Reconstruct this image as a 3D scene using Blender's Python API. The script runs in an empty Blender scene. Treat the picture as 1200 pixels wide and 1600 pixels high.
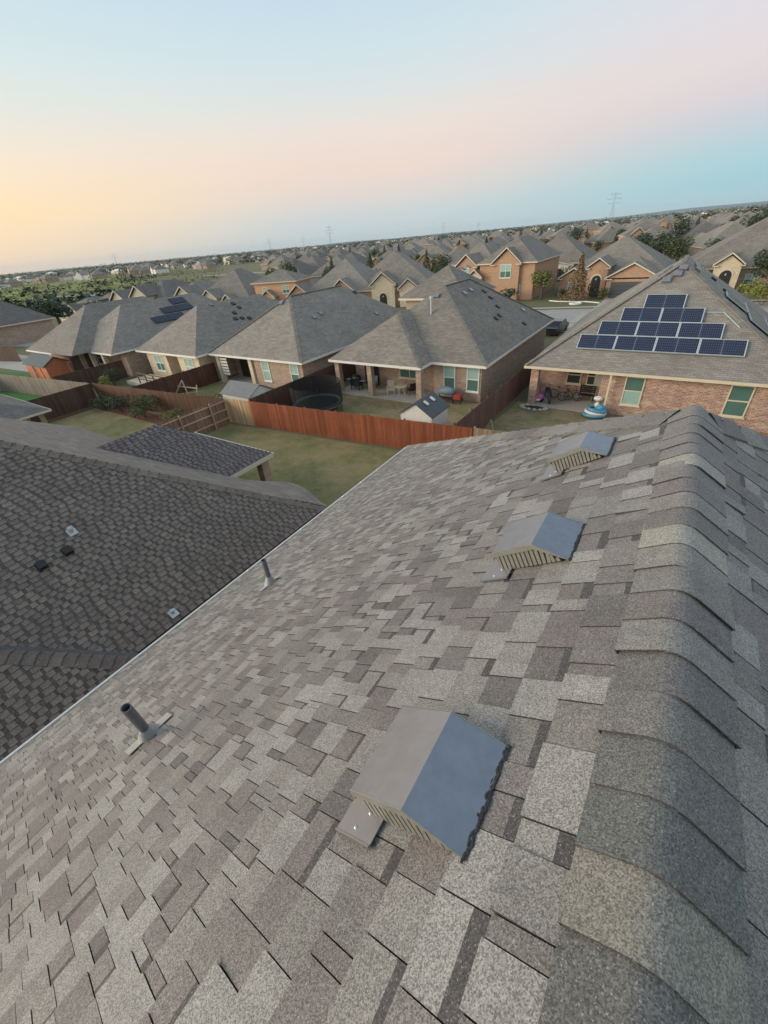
import bpy, math, random
from mathutils import Vector, Matrix
R = random.Random(7)
scene = bpy.context.scene
col = scene.collection
CAMZ = 10.5

# ---------------------------------------------------------------- camera
cam = bpy.data.cameras.new('camera'); cam_ob = bpy.data.objects.new('camera', cam); col.objects.link(cam_ob)
cam.sensor_fit = 'VERTICAL'; cam.sensor_height = 36.0; cam.lens = 630/1600*36
cam.clip_start = 0.03; cam.clip_end = 20000
RX = ((0.83476425, 0.25443505, -0.48829442), (0.54538412, -0.50394875, 0.66976997), (-0.07566241, -0.82540806, -0.55944324))
cam_ob.matrix_world = Matrix([[r[0], -r[1], -r[2], 0] for r in RX] + [[0, 0, 0, 1]])
cam_ob.location = (0, 0, CAMZ)
scene.camera = cam_ob

# ---------------------------------------------------------------- sky after sunset
world = bpy.data.worlds.new('World'); scene.world = world; world.use_nodes = True
nt = world.node_tree; nt.nodes.clear()
def lin(c):
    return tuple(((x/255)/12.92 if x/255 <= .04045 else ((x/255+.055)/1.055)**2.4) for x in c)
def wn(t, **k):
    n = nt.nodes.new(t)
    for a, b in k.items(): setattr(n, a, b)
    return n
def wl(a, b): nt.links.new(a, b)
tc = wn('ShaderNodeTexCoord'); sep = wn('ShaderNodeSeparateXYZ'); wl(tc.outputs['Generated'], sep.inputs[0])
SAZ = math.radians(-105)                                   # where the sun has gone down
flat = wn('ShaderNodeCombineXYZ'); wl(sep.outputs[0], flat.inputs[0]); wl(sep.outputs[1], flat.inputs[1])
nrm = wn('ShaderNodeVectorMath', operation='NORMALIZE'); wl(flat.outputs[0], nrm.inputs[0])
dot = wn('ShaderNodeVectorMath', operation='DOT_PRODUCT'); wl(nrm.outputs[0], dot.inputs[0])
dot.inputs[1].default_value = (math.sin(SAZ), math.cos(SAZ), 0)
def ramp(stops):
    r = wn('ShaderNodeValToRGB'); r.color_ramp.interpolation = 'B_SPLINE' if False else 'EASE' if False else 'LINEAR'
    e = r.color_ramp.elements
    while len(e) > 1: e.remove(e[0])
    for i, (el, c) in enumerate(stops):
        p = math.sin(math.radians(el))
        if i == 0: e[0].position = p; x = e[0]
        else: x = e.new(p)
        x.color = (*[v*.695*(c[3] if len(c) > 3 else 1) for v in lin(c[:3])], 1)
    wl(sep.outputs[2], r.inputs[0]); return r.outputs[0]
ZEN = [(35, (184, 202, 214)), (60, (174, 192, 208)), (89, (168, 186, 204))]
rA2 = ramp([(0, (255, 190, 120, 1.25)), (5, (255, 208, 138, 1.15)), (11, (246, 222, 182)), (18, (225, 222, 212)), (26, (195, 210, 220))]+ZEN)
rA = ramp([(0, (232, 212, 190)), (1.6, (244, 216, 182)), (4.5, (253, 223, 174)), (8, (243, 226, 200)), (11, (227, 226, 216)), (14, (214, 226, 224)), (18, (200, 220, 228))]+ZEN)
rB = ramp([(0, (184, 204, 211)), (2.5, (198, 207, 210)), (4.2, (218, 209, 205)), (6.5, (232, 212, 202)), (9.5, (230, 218, 210)), (12, (216, 221, 220)), (15, (203, 220, 226)), (18, (194, 215, 227))]+ZEN)
rC = ramp([(0, (166, 200, 212)), (2, (156, 202, 213)), (4, (168, 205, 214)), (6, (192, 203, 213)), (8, (213, 206, 211)), (10, (222, 211, 214)), (13, (220, 215, 221)), (18, (207, 215, 226))]+ZEN)
def mixc(a, b, lo, hi):
    m = wn('ShaderNodeMapRange'); m.interpolation_type = 'SMOOTHSTEP'
    m.inputs[1].default_value = lo; m.inputs[2].default_value = hi; wl(dot.outputs['Value'], m.inputs[0])
    x = wn('ShaderNodeMix', data_type='RGBA'); wl(m.outputs[0], x.inputs[0]); wl(a, x.inputs[6]); wl(b, x.inputs[7]); return x.outputs[2]
sky = mixc(mixc(mixc(rC, rB, -.36, .32), rA, .38, 1.0), rA2, .88, 1.04)
bg1 = wn('ShaderNodeBackground'); wl(sky, bg1.inputs[0]); bg1.inputs[1].default_value = 1.0
nish = wn('ShaderNodeTexSky'); nish.sky_type = 'NISHITA'; nish.sun_disc = False
nish.sun_elevation = math.radians(2); nish.sun_rotation = SAZ; nish.altitude = 200
bg2 = wn('ShaderNodeBackground'); wl(nish.outputs[0], bg2.inputs[0]); bg2.inputs[1].default_value = 0.012
add = wn('ShaderNodeAddShader'); wl(bg1.outputs[0], add.inputs[0]); wl(bg2.outputs[0], add.inputs[1])
wo = wn('ShaderNodeOutputWorld'); wl(add.outputs[0], wo.inputs[0])
world.cycles.sampling_method = 'MANUAL'; world.cycles.sample_map_resolution = 512
# the broad warm glow over the horizon where the sun went down
sl = bpy.data.lights.new('sunset_glow', 'SUN'); sl.energy = 2.3; sl.angle = math.radians(38); sl.color = (1.0, .85, .68)
so = bpy.data.objects.new('sunset_glow', sl); col.objects.link(so)
d = Vector((math.sin(math.radians(-128)), math.cos(math.radians(-128)), math.tan(math.radians(13))))
so.rotation_euler = d.to_track_quat('Z', 'Y').to_euler(); so.location = (-60, -30, 60)
vs = scene.view_settings; vs.view_transform = 'Standard'; vs.look = 'None'; vs.gamma = 1; vs.use_curve_mapping = False; vs.exposure = 0.60
scene.display_settings.display_device = 'sRGB'

# ---------------------------------------------------------------- materials
class NM:
    def __init__(s, name):
        s.m = bpy.data.materials.new(name); s.m.use_nodes = True; s.t = s.m.node_tree
        s.b = s.t.nodes['Principled BSDF']; s.b.inputs['Roughness'].default_value = .85
    def n(s, t, **k):
        x = s.t.nodes.new(t)
        for a, b in k.items(): setattr(x, a, b)
        return x
    def l(s, a, b): s.t.links.new(a, b)
    def pos(s): return s.n('ShaderNodeNewGeometry').outputs['Position']
    def noise(s, vec, scale, detail=3, rough=.6):
        x = s.n('ShaderNodeTexNoise'); x.inputs['Scale'].default_value = scale; x.inputs['Detail'].default_value = detail
        x.inputs['Roughness'].default_value = rough
        if vec is not None: s.l(vec, x.inputs['Vector'])
        return x.outputs['Fac']
    def rng(s, v, a, b, c, d):
        x = s.n('ShaderNodeMapRange'); s.l(v, x.inputs[0])
        for i, q in zip((1, 2, 3, 4), (a, b, c, d)): x.inputs[i].default_value = q
        return x.outputs[0]
    def math(s, op, a, b=None):
        x = s.n('ShaderNodeMath', operation=op)
        for i, q in enumerate((a, b)):
            if q is None: continue
            if isinstance(q, (int, float)): x.inputs[i].default_value = q
            else: s.l(q, x.inputs[i])
        return x.outputs[0]
    def mul(s, c, f):
        x = s.n('ShaderNodeVectorMath', operation='SCALE'); s.l(c, x.inputs[0]); s.l(f, x.inputs['Scale']); return x.outputs[0]
    def mix(s, f, a, b):
        x = s.n('ShaderNodeMix', data_type='RGBA')
        for i, q in ((0, f), (6, a), (7, b)):
            if isinstance(q, (int, float)): x.inputs[i].default_value = q
            elif isinstance(q, tuple): x.inputs[i].default_value = (*q[:3], 1)
            else: s.l(q, x.inputs[i])
        return x.outputs[2]
    def bump(s, h, dist=.01, st=.6):
        x = s.n('ShaderNodeBump'); x.inputs['Strength'].default_value = st; x.inputs['Distance'].default_value = dist
        s.l(h, x.inputs['Height']); s.l(x.outputs[0], s.b.inputs['Normal'])
    def color(s, c):
        if isinstance(c, tuple): s.b.inputs['Base Color'].default_value = (*c, 1)
        else: s.l(c, s.b.inputs['Base Color'])
    def set(s, **k):
        for a, b in k.items(): s.b.inputs[a.replace('_', ' ')].default_value = b
        return s

def plain(name, c, rough=.7, metal=0., var=.15, scale=3., bump=None):
    m = NM(name); p = m.pos(); f = m.rng(m.noise(p, scale, 5, .65), .25, .75, 1-var, 1+var)
    rgb = m.n('ShaderNodeRGB'); rgb.outputs[0].default_value = (*c, 1)
    m.color(m.mul(rgb.outputs[0], f)); m.set(Roughness=rough, Metallic=metal)
    if bump: m.bump(m.noise(p, bump[0], 4), bump[1])
    return m.m

def granules(name, tint=None, big=.14, rough=.82, gscale=170, amp=.42):
    """mineral-granule shingle surface; colour of each piece from the corner colour 'Col'"""
    m = NM(name); p = m.pos()
    a = m.n('ShaderNodeAttribute'); a.attribute_name = 'Col'
    g = m.noise(p, gscale, 2, .75); g2 = m.noise(p, gscale*2.6, 1, .5)
    v = m.n('ShaderNodeTexVoronoi'); v.inputs['Scale'].default_value = gscale*1.6; m.l(p, v.inputs['Vector'])
    vr = m.n('ShaderNodeSeparateColor'); m.l(v.outputs['Color'], vr.inputs[0])
    gg = m.math('ADD', m.math('MULTIPLY', g, .45), m.math('MULTIPLY', vr.outputs[0], .55))
    f = m.rng(gg, .25, .75, 1-amp, 1+amp*1.15)
    st_ = m.n('ShaderNodeVectorMath', operation='MULTIPLY'); m.l(p, st_.inputs[0]); st_.inputs[1].default_value = (.9, 7, .9)
    f2 = m.math('MULTIPLY', m.rng(m.noise(p, 1.7, 6, .7), .3, .7, 1-big, 1+big), m.rng(m.noise(st_.outputs[0], 1.5, 4, .6), .35, .65, .94, 1.05))
    f3 = m.rng(m.noise(p, 26, 3, .6), .3, .7, .93, 1.07)
    c = m.mul(m.mul(m.mul(a.outputs['Color'], f), f2), f3)
    wl_ = m.math('GREATER_THAN', vr.outputs[1], .955)
    c = m.mix(m.math('MULTIPLY', wl_, .30), c, (.55, .52, .47))
    m.color(c); m.set(Roughness=rough); m.b.inputs['Specular IOR Level'].default_value = .55
    m.bump(gg, .0035, .55)
    return m.m

def course_roof(name, c1, c2, gap=.5, var=.16):
    """small far-off shingle rows, cut along horizontal courses of every slope"""
    m = NM(name); geo = m.n('ShaderNodeNewGeometry'); s = m.n('ShaderNodeSeparateXYZ'); m.l(geo.outputs['Position'], s.inputs[0])
    ns = m.n('ShaderNodeSeparateXYZ'); m.l(geo.outputs['True Normal'], ns.inputs[0])
    sel = m.math('GREATER_THAN', m.math('ABSOLUTE', ns.outputs[1]), m.math('ABSOLUTE', ns.outputs[0]))
    along = m.math('ADD', m.math('MULTIPLY', s.outputs[0], sel), m.math('MULTIPLY', s.outputs[1], m.math('SUBTRACT', 1, sel)))
    cv = m.n('ShaderNodeCombineXYZ'); m.l(along, cv.inputs[0]); m.l(m.math('MULTIPLY', s.outputs[2], 1.8), cv.inputs[1])
    br = m.n('ShaderNodeTexBrick'); m.l(cv.outputs[0], br.inputs['Vector'])
    br.inputs['Scale'].default_value = 1; br.inputs['Brick Width'].default_value = .33; br.inputs['Row Height'].default_value = .143
    br.inputs['Mortar Size'].default_value = .012; br.inputs['Color1'].default_value = (*c1, 1); br.inputs['Color2'].default_value = (*c2, 1)
    br.inputs['Mortar'].default_value = (*[x*gap for x in c1], 1); br.inputs['Bias'].default_value = 0; br.inputs['Mortar Smooth'].default_value = .4
    f = m.rng(m.noise(geo.outputs['Position'], .55, 6, .7), .3, .7, 1-var, 1+var)
    sv = m.n('ShaderNodeVectorMath', operation='MULTIPLY'); m.l(geo.outputs['Position'], sv.inputs[0]); sv.inputs[1].default_value = (.9, .9, 7)
    f2 = m.rng(m.noise(sv.outputs[0], 1.3, 3, .7), .3, .7, .9, 1.1)
    oi = m.n('ShaderNodeObjectInfo'); f3 = m.rng(oi.outputs['Random'], 0, 1, .88, 1.12)
    m.color(m.mul(m.mul(m.mul(br.outputs['Color'], f), f2), f3)); m.set(Roughness=.85)
    m.bump(br.outputs['Fac'], -.008, .5)
    return m.m

def bricks(name, c1, c2, c3, mortar=(.50, .44, .36), blotch=.5):
    m = NM(name); geo = m.n('ShaderNodeNewGeometry'); s = m.n('ShaderNodeSeparateXYZ'); m.l(geo.outputs['Position'], s.inputs[0])
    along = m.math('ADD', s.outputs[0], s.outputs[1])
    cv = m.n('ShaderNodeCombineXYZ'); m.l(along, cv.inputs[0]); m.l(s.outputs[2], cv.inputs[1])
    br = m.n('ShaderNodeTexBrick'); m.l(cv.outputs[0], br.inputs['Vector']); br.inputs['Scale'].default_value = 1
    br.inputs['Brick Width'].default_value = .235; br.inputs['Row Height'].default_value = .085; br.inputs['Mortar Size'].default_value = .011
    br.inputs['Color1'].default_value = (*c1, 1); br.inputs['Color2'].default_value = (*c2, 1); br.inputs['Mortar'].default_value = (*mortar, 1)
    sv = m.n('ShaderNodeVectorMath', operation='MULTIPLY'); m.l(geo.outputs['Position'], sv.inputs[0]); sv.inputs[1].default_value = (1, 1, 2.6)
    f = m.math('MULTIPLY', m.rng(m.noise(sv.outputs[0], 1.4, 6, .75), .48, .62, 0, 1), blotch)
    c = m.mix(f, br.outputs['Color'], c3)
    m.color(m.mul(c, m.rng(m.noise(geo.outputs['Position'], 9, 3), .3, .7, .85, 1.15))); m.bump(br.outputs['Fac'], -.01, .6)
    return m.m

def boards(name, c, var=.3, w=.145, warm=None):
    m = NM(name); p = m.pos(); s = m.n('ShaderNodeSeparateXYZ'); m.l(p, s.inputs[0])
    a = m.n('ShaderNodeAttribute'); a.attribute_name = 'Col'
    sv = m.n('ShaderNodeVectorMath', operation='MULTIPLY'); m.l(p, sv.inputs[0]); sv.inputs[1].default_value = (14, 14, .9)
    f = m.rng(m.noise(sv.outputs[0], 1.6, 5, .7), .25, .75, 1-var, 1+var)
    f2 = m.rng(m.noise(p, .7, 3, .6), .3, .7, .85, 1.15)
    rgb = m.n('ShaderNodeRGB'); rgb.outputs[0].default_value = (*c, 1)
    x = m.n('ShaderNodeVectorMath', operation='MULTIPLY'); m.l(rgb.outputs[0], x.inputs[0]); m.l(a.outputs['Color'], x.inputs[1])
    m.color(m.mul(m.mul(x.outputs[0], f), f2)); m.set(Roughness=.8)
    return m.m

def grass(name, c1, c2, c3, s1=.5, s2=6):
    m = NM(name); p = m.pos()
    n1 = m.rng(m.noise(p, s1, 6, .68), .41, .60, 0, 1); n2 = m.rng(m.noise(p, s2, 5, .75), .3, .7, 0, 1)
    c = m.mix(n1, c1, c2); c = m.mix(m.math('MULTIPLY', n2, .45), c, c3)
    m.color(m.mul(c, m.rng(m.noise(p, 45, 3, .8), .25, .75, .65, 1.35))); m.set(Roughness=.95); m.bump(m.noise(p, 30, 4, .7), .05, .7)
    return m.m

def leafmat(name, c, c2):
    m = NM(name); a = m.n('ShaderNodeAttribute'); a.attribute_name = 'Col'
    s = m.n('ShaderNodeSeparateColor'); m.l(a.outputs['Color'], s.inputs[0])
    oi = m.n('ShaderNodeObjectInfo')
    m.color(m.mul(m.mix(s.outputs[0], c, c2), m.rng(oi.outputs['Random'], 0, 1, .8, 1.2))); m.set(Roughness=.7)
    return m.m

M = {}
M['granule'] = granules('granule_shingle', rough=.64, amp=.46, gscale=210)
M['granule_dark'] = granules('granule_shingle_dark', gscale=60, amp=.25, big=.16, rough=.72)
M['deck'] = plain('roof_underlay', (.05, .048, .045), .9)
M['roof_rear'] = course_roof('weathered_grey_shingles', (.280, .252, .215), (.206, .185, .158))
M['roof_warm'] = course_roof('brown_grey_shingles', (.275, .245, .205), (.20, .176, .15))
M['roof_cool'] = course_roof('charcoal_shingles', (.205, .186, .168), (.15, .136, .124))
M['brick_red'] = bricks('pink_red_brick', (.42, .20, .145), (.26, .115, .085), (.66, .48, .34), (.58, .51, .43), .85)
M['brick_tan'] = bricks('tan_brick', (.38, .25, .18), (.26, .165, .12), (.52, .40, .29), (.52, .45, .37), .8)
M['brick_orange'] = bricks('orange_brick', (.50, .26, .15), (.40, .20, .12), (.56, .36, .22), (.52, .42, .30), .6)
M['brick_cream'] = bricks('cream_stone', (.70, .58, .40), (.60, .48, .32), (.78, .68, .50), (.66, .58, .44), .7)
M['peach'] = plain('peach_wall', (.66, .40, .23), .8, var=.06)
M['siding'] = plain('tan_siding', (.42, .33, .24), .8)
M['cream'] = plain('cream_paint', (.72, .62, .45), .6, var=.06)
M['white'] = plain('white_paint', (.78, .76, .70), .55, var=.05)
M['trim'] = plain('cream_trim', (.66, .58, .45), .6, var=.05)
M['metal_edge'] = plain('galvanised_edge', (.55, .58, .58), .38, .55, var=.12, scale=8)
M['edge_white'] = plain('white_edge', (.80, .82, .80), .4, .1, var=.05)
M['screw'] = plain('bright_screw', (.85, .85, .86), .25, .6, var=.05)
M['vent_metal'] = plain('grey_vent_metal', (.265, .265, .285), .22, .42, var=.08, scale=14, bump=(9, .003))
M['vent_side'] = plain('khaki_vent_metal', (.27, .262, .225), .5, .15, var=.18, scale=20)
M['vent_back'] = plain('sky_tinted_vent_metal', (.235, .26, .305), .22, .5, var=.12, scale=18, bump=(9, .003))  # back plate of the hood: blue of the reflected sky put into its colour
M['vent_dark'] = plain('shaded_screen', (.10, .095, .08), .7)
M['tar'] = plain('tar_sealant', (.035, .034, .036), .6, var=.3, scale=30, bump=(60, .01))
M['lead'] = plain('lead_flashing', (.42, .43, .41), .5, .35, var=.15, scale=25, bump=(20, .01))
M['pipe'] = plain('grey_pipe', (.15, .16, .18), .5, .1, var=.2, scale=20)
M['black'] = plain('black_plastic', (.018, .018, .02), .45)
M['dark_metal'] = plain('dark_metal', (.05, .05, .055), .4, .5)
M['dark'] = plain('dark_interior', (.03, .028, .026), .8)
M['concrete'] = plain('concrete', (.42, .39, .34), .85, var=.12, scale=2, bump=(20, .01))
M['street'] = plain('street_concrete', (.36, .345, .32), .85, var=.10, scale=.8)
M['glass_teal'] = plain('teal_screen_glass', (.10, .19, .165), .2, 0, var=.12, scale=1.5)
M['glass_light'] = plain('pale_green_glass', (.34, .50, .44), .28, 0, var=.1, scale=1.5)
M['glass_dark'] = plain('dark_glass', (.05, .06, .06), .15, 0)
M['door_wood'] = plain('wood_door', (.50, .33, .17), .5)
M['door_pale'] = plain('pale_green_door', (.52, .56, .46), .5)
M['fence_orange'] = boards('red_stained_boards', (.31, .088, .036))
M['fence_raw'] = boards('raw_cedar_boards', (.52, .36, .23))
M['fence_brown'] = boards('weathered_brown_boards', (.16, .095, .07))
M['fence_dark'] = boards('dark_brown_boards', (.085, .048, .032))
M['fence_rust'] = boards('rust_brown_boards', (.125, .060, .030))
M['fence_grey'] = boards('grey_weathered_boards', (.24, .20, .165))
M['wood_raw'] = plain('bare_post_wood', (.36, .28, .19), .8, scale=8)
M['solar_cell'] = plain('solar_cell', (.012, .018, .045), .22, .1, var=.12, scale=.8)
M['solar_line'] = plain('solar_grid_line', (.09, .11, .16), .4)
M['alu'] = plain('aluminium_frame', (.50, .56, .57), .4, .2, var=.05)
M['lawn'] = grass('dry_lawn', (.115, .140, .038), (.26, .21, .09), (.42, .32, .19), .42, 1.6)
M['lawn_mix'] = grass('patchy_lawn', (.15, .15, .05), (.30, .215, .12), (.38, .28, .18), .6, 2.4)
M['turf'] = grass('green_turf', (.045, .16, .035), (.06, .19, .045), (.08, .20, .06), .4, 4)
M['ground'] = grass('ground', (.12, .125, .055), (.19, .165, .085), (.16, .15, .08), .06, .9)
M['field'] = grass('field', (.20, .22, .05), (.28, .27, .08), (.13, .17, .045), .03, .25)
M['mulch'] = plain('red_mulch', (.13, .05, .03), .9, var=.3, scale=15)
M['leaf'] = leafmat('leaf_green', (.035, .060, .018), (.095, .125, .035))
M['leaf_dark'] = leafmat('leaf_dark_green', (.022, .042, .020), (.06, .09, .038))
M['leaf_yellow'] = leafmat('leaf_yellow_green', (.12, .13, .02), (.24, .25, .04))
M['leaf_brown'] = leafmat('leaf_russet', (.12, .075, .03), (.22, .14, .06))
M['leaf_field'] = leafmat('leaf_brush', (.11, .13, .03), (.25, .26, .06))
M['bark'] = plain('bark', (.10, .075, .055), .9)
M['shed_roof'] = plain('dark_shed_roof', (.075, .08, .09), .6)
M['shed_roof_blue'] = plain('slate_shed_roof', (.07, .095, .10), .6)
M['shed_grey'] = plain('grey_shed_roof', (.20, .20, .20), .7)
M['terracotta'] = plain('terracotta_panel', (.52, .17, .07), .6)
M['blue_vinyl'] = plain('blue_vinyl', (.10, .32, .48), .3, var=.35, scale=4)
M['blue_dark'] = plain('blue_tarp', (.06, .11, .16), .45, var=.3, scale=3)
M['pink'] = plain('pink_plastic', (.65, .18, .45), .5)
M['grill_blue'] = plain('grey_blue_cover', (.18, .25, .29), .6)
M['red'] = plain('red_plastic', (.35, .05, .04), .5)
M['net'] = plain('black_net', (.015, .017, .016), .8)
M['hill'] = plain('haze_tinted_hill', (.10, .17, .19), .9, var=.2, scale=.01)
M['steel'] = plain('galvanised_steel', (.20, .22, .23), .6, .3)
M['car_dark'] = plain('dark_car_paint', (.03, .032, .04), .2, .3)
M['car_white'] = plain('white_car_paint', (.7, .7, .7), .25, .1)
mn = NM('net_mesh'); tr = mn.n('ShaderNodeBsdfTransparent'); ms = mn.n('ShaderNodeMixShader'); ms.inputs[0].default_value = .74
mn.color((.012, .014, .013)); mn.l(tr.outputs[0], ms.inputs[1]); mn.l(mn.b.outputs[0], ms.inputs[2]); mn.l(ms.outputs[0], mn.t.nodes['Material Output'].inputs[0])
M['net_see'] = mn.m

# ---------------------------------------------------------------- mesh helpers
class MB:
    def __init__(s): s.v = []; s.f = []; s.c = []; s.mi = []; s.cur = (1, 1, 1); s.m = 0; s.sm = False
    def face(s, pts, c=None):
        i = len(s.v); s.v += [tuple(p) for p in pts]; s.f.append(tuple(range(i, i+len(pts)))); s.c.append(c or s.cur); s.mi.append(s.m)
    def hexa(s, p, c=None):      # p: 4 bottom ccw, 4 top ccw
        i = len(s.v); s.v += [tuple(q) for q in p]
        for q in ((3, 2, 1, 0), (4, 5, 6, 7), (0, 1, 5, 4), (1, 2, 6, 5), (2, 3, 7, 6), (3, 0, 4, 7)):
            s.f.append(tuple(i+k for k in q)); s.c.append(c or s.cur); s.mi.append(s.m)
    def box(s, x0, x1, y0, y1, z0, z1, c=None):
        s.hexa([(x0, y0, z0), (x1, y0, z0), (x1, y1, z0), (x0, y1, z0), (x0, y0, z1), (x1, y0, z1), (x1, y1, z1), (x0, y1, z1)], c)
    def obox(s, o, a, b, n, c=None):   # origin corner + 3 edge vectors
        o, a, b, n = map(Vector, (o, a, b, n)); s.hexa([o, o+a, o+a+b, o+b, o+n, o+a+n, o+a+b+n, o+b+n], c)
    def bar(s, p, q, w, h=None, up=(0, 0, 1), c=None):
        p, q = Vector(p), Vector(q); d_ = (q-p); u = Vector(up)
        if abs(d_.normalized().dot(u)) > .98: u = Vector((0, 1, 0))
        a = d_.cross(u).normalized()*w; b = a.cross(d_).normalized()*(h or w)
        s.obox(p-a/2-b/2, a, b, d_, c)
    def tube(s, p, q, r0, r1=None, n=10, cap=True, c=None):
        p, q = Vector(p), Vector(q); r1 = r0 if r1 is None else r1; d_ = (q-p).normalized()
        u = d_.orthogonal().normalized(); w = d_.cross(u); i = len(s.v)
        for cpt, r in ((p, r0), (q, r1)):
            for k in range(n):
                a = 2*math.pi*k/n; s.v.append(tuple(cpt+(u*math.cos(a)+w*math.sin(a))*r))
        for k in range(n):
            s.f.append((i+k, i+(k+1) % n, i+n+(k+1) % n, i+n+k)); s.c.append(c or s.cur); s.mi.append(s.m)
        if cap:
            s.f.append(tuple(i+k for k in range(n))[::-1]); s.f.append(tuple(i+n+k for k in range(n)))
            s.c += [c or s.cur]*2; s.mi += [s.m]*2
    def ring(s, c0, R0, r, n=24, m=6, axis=(0, 0, 1)):
        c0 = Vector(c0); ax = Vector(axis).normalized(); u = ax.orthogonal().normalized(); w = ax.cross(u); i = len(s.v)
        for a in range(n):
            t = 2*math.pi*a/n; e = u*math.cos(t)+w*math.sin(t)
            for b in range(m):
                q = 2*math.pi*b/m; s.v.append(tuple(c0+e*(R0+r*math.cos(q))+ax*r*math.sin(q)))
        for a in range(n):
            for b in range(m):
                s.f.append((i+a*m+b, i+((a+1) % n)*m+b, i+((a+1) % n)*m+(b+1) % m, i+a*m+(b+1) % m)); s.c.append(s.cur); s.mi.append(s.m)
    def ell(s, c0, rad, n=12, m=8, c=None, jit=0):
        i = len(s.v); c0 = Vector(c0)
        for a in range(m+1):
            t = math.pi*a/m
            for b in range(n):
                q = 2*math.pi*b/n; j = 1+R.uniform(-jit, jit)
                s.v.append((c0.x+rad[0]*math.sin(t)*math.cos(q)*j, c0.y+rad[1]*math.sin(t)*math.sin(q)*j, c0.z-rad[2]*math.cos(t)*j))
        for a in range(m):
            for b in range(n):
                s.f.append((i+a*n+b, i+a*n+(b+1) % n, i+(a+1)*n+(b+1) % n, i+(a+1)*n+b)); s.c.append(c or s.cur); s.mi.append(s.m)
    def build(s, name, mat, parent=None, smooth=False):
        me = bpy.data.meshes.new(name)
        org = ORG.get(parent.name, Vector((0, 0, 0))) if parent else Vector((0, 0, 0))
        me.from_pydata([(x-org.x, y-org.y, z-org.z) for x, y, z in s.v], [], s.f); me.update()
        ca = me.color_attributes.new('Col', 'FLOAT_COLOR', 'CORNER')
        buf = []
        for poly in me.polygons:
            cc = s.c[poly.index]; buf += [cc[0], cc[1], cc[2], 1.0]*poly.loop_total
        ca.data.foreach_set('color', buf)
        mats = mat if isinstance(mat, (list, tuple)) else [mat]
        for x in mats: me.materials.append(M[x])
        if len(mats) > 1: me.polygons.foreach_set('material_index', s.mi)
        if smooth: me.polygons.foreach_set('use_smooth', [True]*len(me.polygons))
        o = bpy.data.objects.new(name, me); col.objects.link(o)
        if parent:
            o.parent = parent; ORG[o.name] = org
        return o
ORG = {}
def tag(o, label, cat, group=None, kind=None):
    if label: o['label'] = label
    if cat: o['category'] = cat
    if group: o['group'] = group
    if kind: o['kind'] = kind
    return o
def struct(o): o['kind'] = 'structure'; return o
def thing(name, loc, label, cat, group=None, rz=0., local=False):
    o = bpy.data.objects.new(name, None); col.objects.link(o); o.location = loc; o.rotation_euler = (0, 0, rz)
    o.empty_display_size = .2
    ORG[o.name] = Vector((0, 0, 0)) if local else Vector(loc)
    return tag(o, label, cat, group)
KIDS = {}
def copy_tree(o, parent=None):
    c = o.copy(); col.objects.link(c)
    if parent is not None: c.parent = parent
    for ch in list(o.children): copy_tree(ch, c)
    return c
def jit(c, a): f = 1+R.uniform(-a, a); return tuple(x*f for x in c)

# ---------------------------------------------------------------- ground, streets
def sheet(name, pts, z, mat, thick=0):
    mb = MB(); mb.face([(x, y, z) for x, y in pts]); return struct(mb.build(name, mat))
g = MB(); g.face([(-9000, -9000, 0), (9000, -9000, 0), (9000, 9000, 0), (-9000, 9000, 0)]); struct(g.build('ground', 'ground'))
XS = [-260, -115, -90, -70, -50, -30, -12, 10, 60]; YS = [20, 44, 50, 57, 66, 77, 81, 88, 94]
def y2(x):
    for i in range(len(XS)-1):
        if x <= XS[i+1]: break
    t = (x-XS[i])/(XS[i+1]-XS[i]); return YS[i]+t*(YS[i+1]-YS[i])
def strip(name, xs, o0, o1, z, mat):
    mb = MB()
    for a, b in zip(xs[:-1], xs[1:]): mb.face([(a, y2(a)+o0, z), (b, y2(b)+o0, z), (b, y2(b)+o1, z), (a, y2(a)+o1, z)])
    return struct(mb.build(name, mat))
xsr = list(range(-120, 61, 6))
strip('street', xsr, -23, -13, .012, 'street'); strip('sidewalk', xsr, -11.2, -9.9, .05, 'concrete')
mb = MB()
for a, b in zip(xsr[:-1], xsr[1:]):
    for o in (-13, -23.2):
        mb.hexa([(a, y2(a)+o, 0), (b, y2(b)+o, 0), (b, y2(b)+o+.2, 0), (a, y2(a)+o+.2, 0), (a, y2(a)+o, .14), (b, y2(b)+o, .14), (b, y2(b)+o+.2, .14), (a, y2(a)+o+.2, .14)])
struct(mb.build('kerb', 'concrete'))
xs2 = list(range(-250, 120, 10))
strip('street', xs2, 62, 71, .012, 'street'); strip('street', xs2, 150, 159, .012, 'street')

# lawns behind the houses
sheet('lawn', [(-25.9, -4), (-7.2, -4), (-7.2, 18.9), (-25.9, 17.2)], .010, 'lawn')
sheet('lawn', [(-41.9, -4), (-26.1, -4), (-26.1, 17.2), (-42.3, 15.6)], .010, 'lawn')
sheet('lawn', [(-7.1, 8), (12, 8), (12, 20.6), (-7.1, 19.1)], .010, 'lawn_mix')
sheet('lawn', [(-24.2, 18.0), (-8.9, 19.1), (-10.2, 28), (-24.0, 27)], .010, 'lawn_mix')
sheet('lawn', [(-8.8, 19.1), (12, 20.8), (12, 29), (-8.2, 29)], .010, 'lawn_mix')
sheet('lawn', [(-36.9, 17), (-24.4, 18), (-24.4, 25), (-36.9, 24.5)], .010, 'lawn')
sheet('lawn', [(-59.8, 2), (-42.6, 2), (-42.6, 15.5), (-59.8, 14.0)], .010, 'turf')
sheet('lawn', [(-90, 10), (-61.5, 14.0), (-64, 18.5), (-90, 14.8)], .012, 'turf')
sheet('path', [(-150, 13), (-64.2, 18.7), (-66, 23.5), (-150, 22)], .016, 'concrete')
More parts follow.
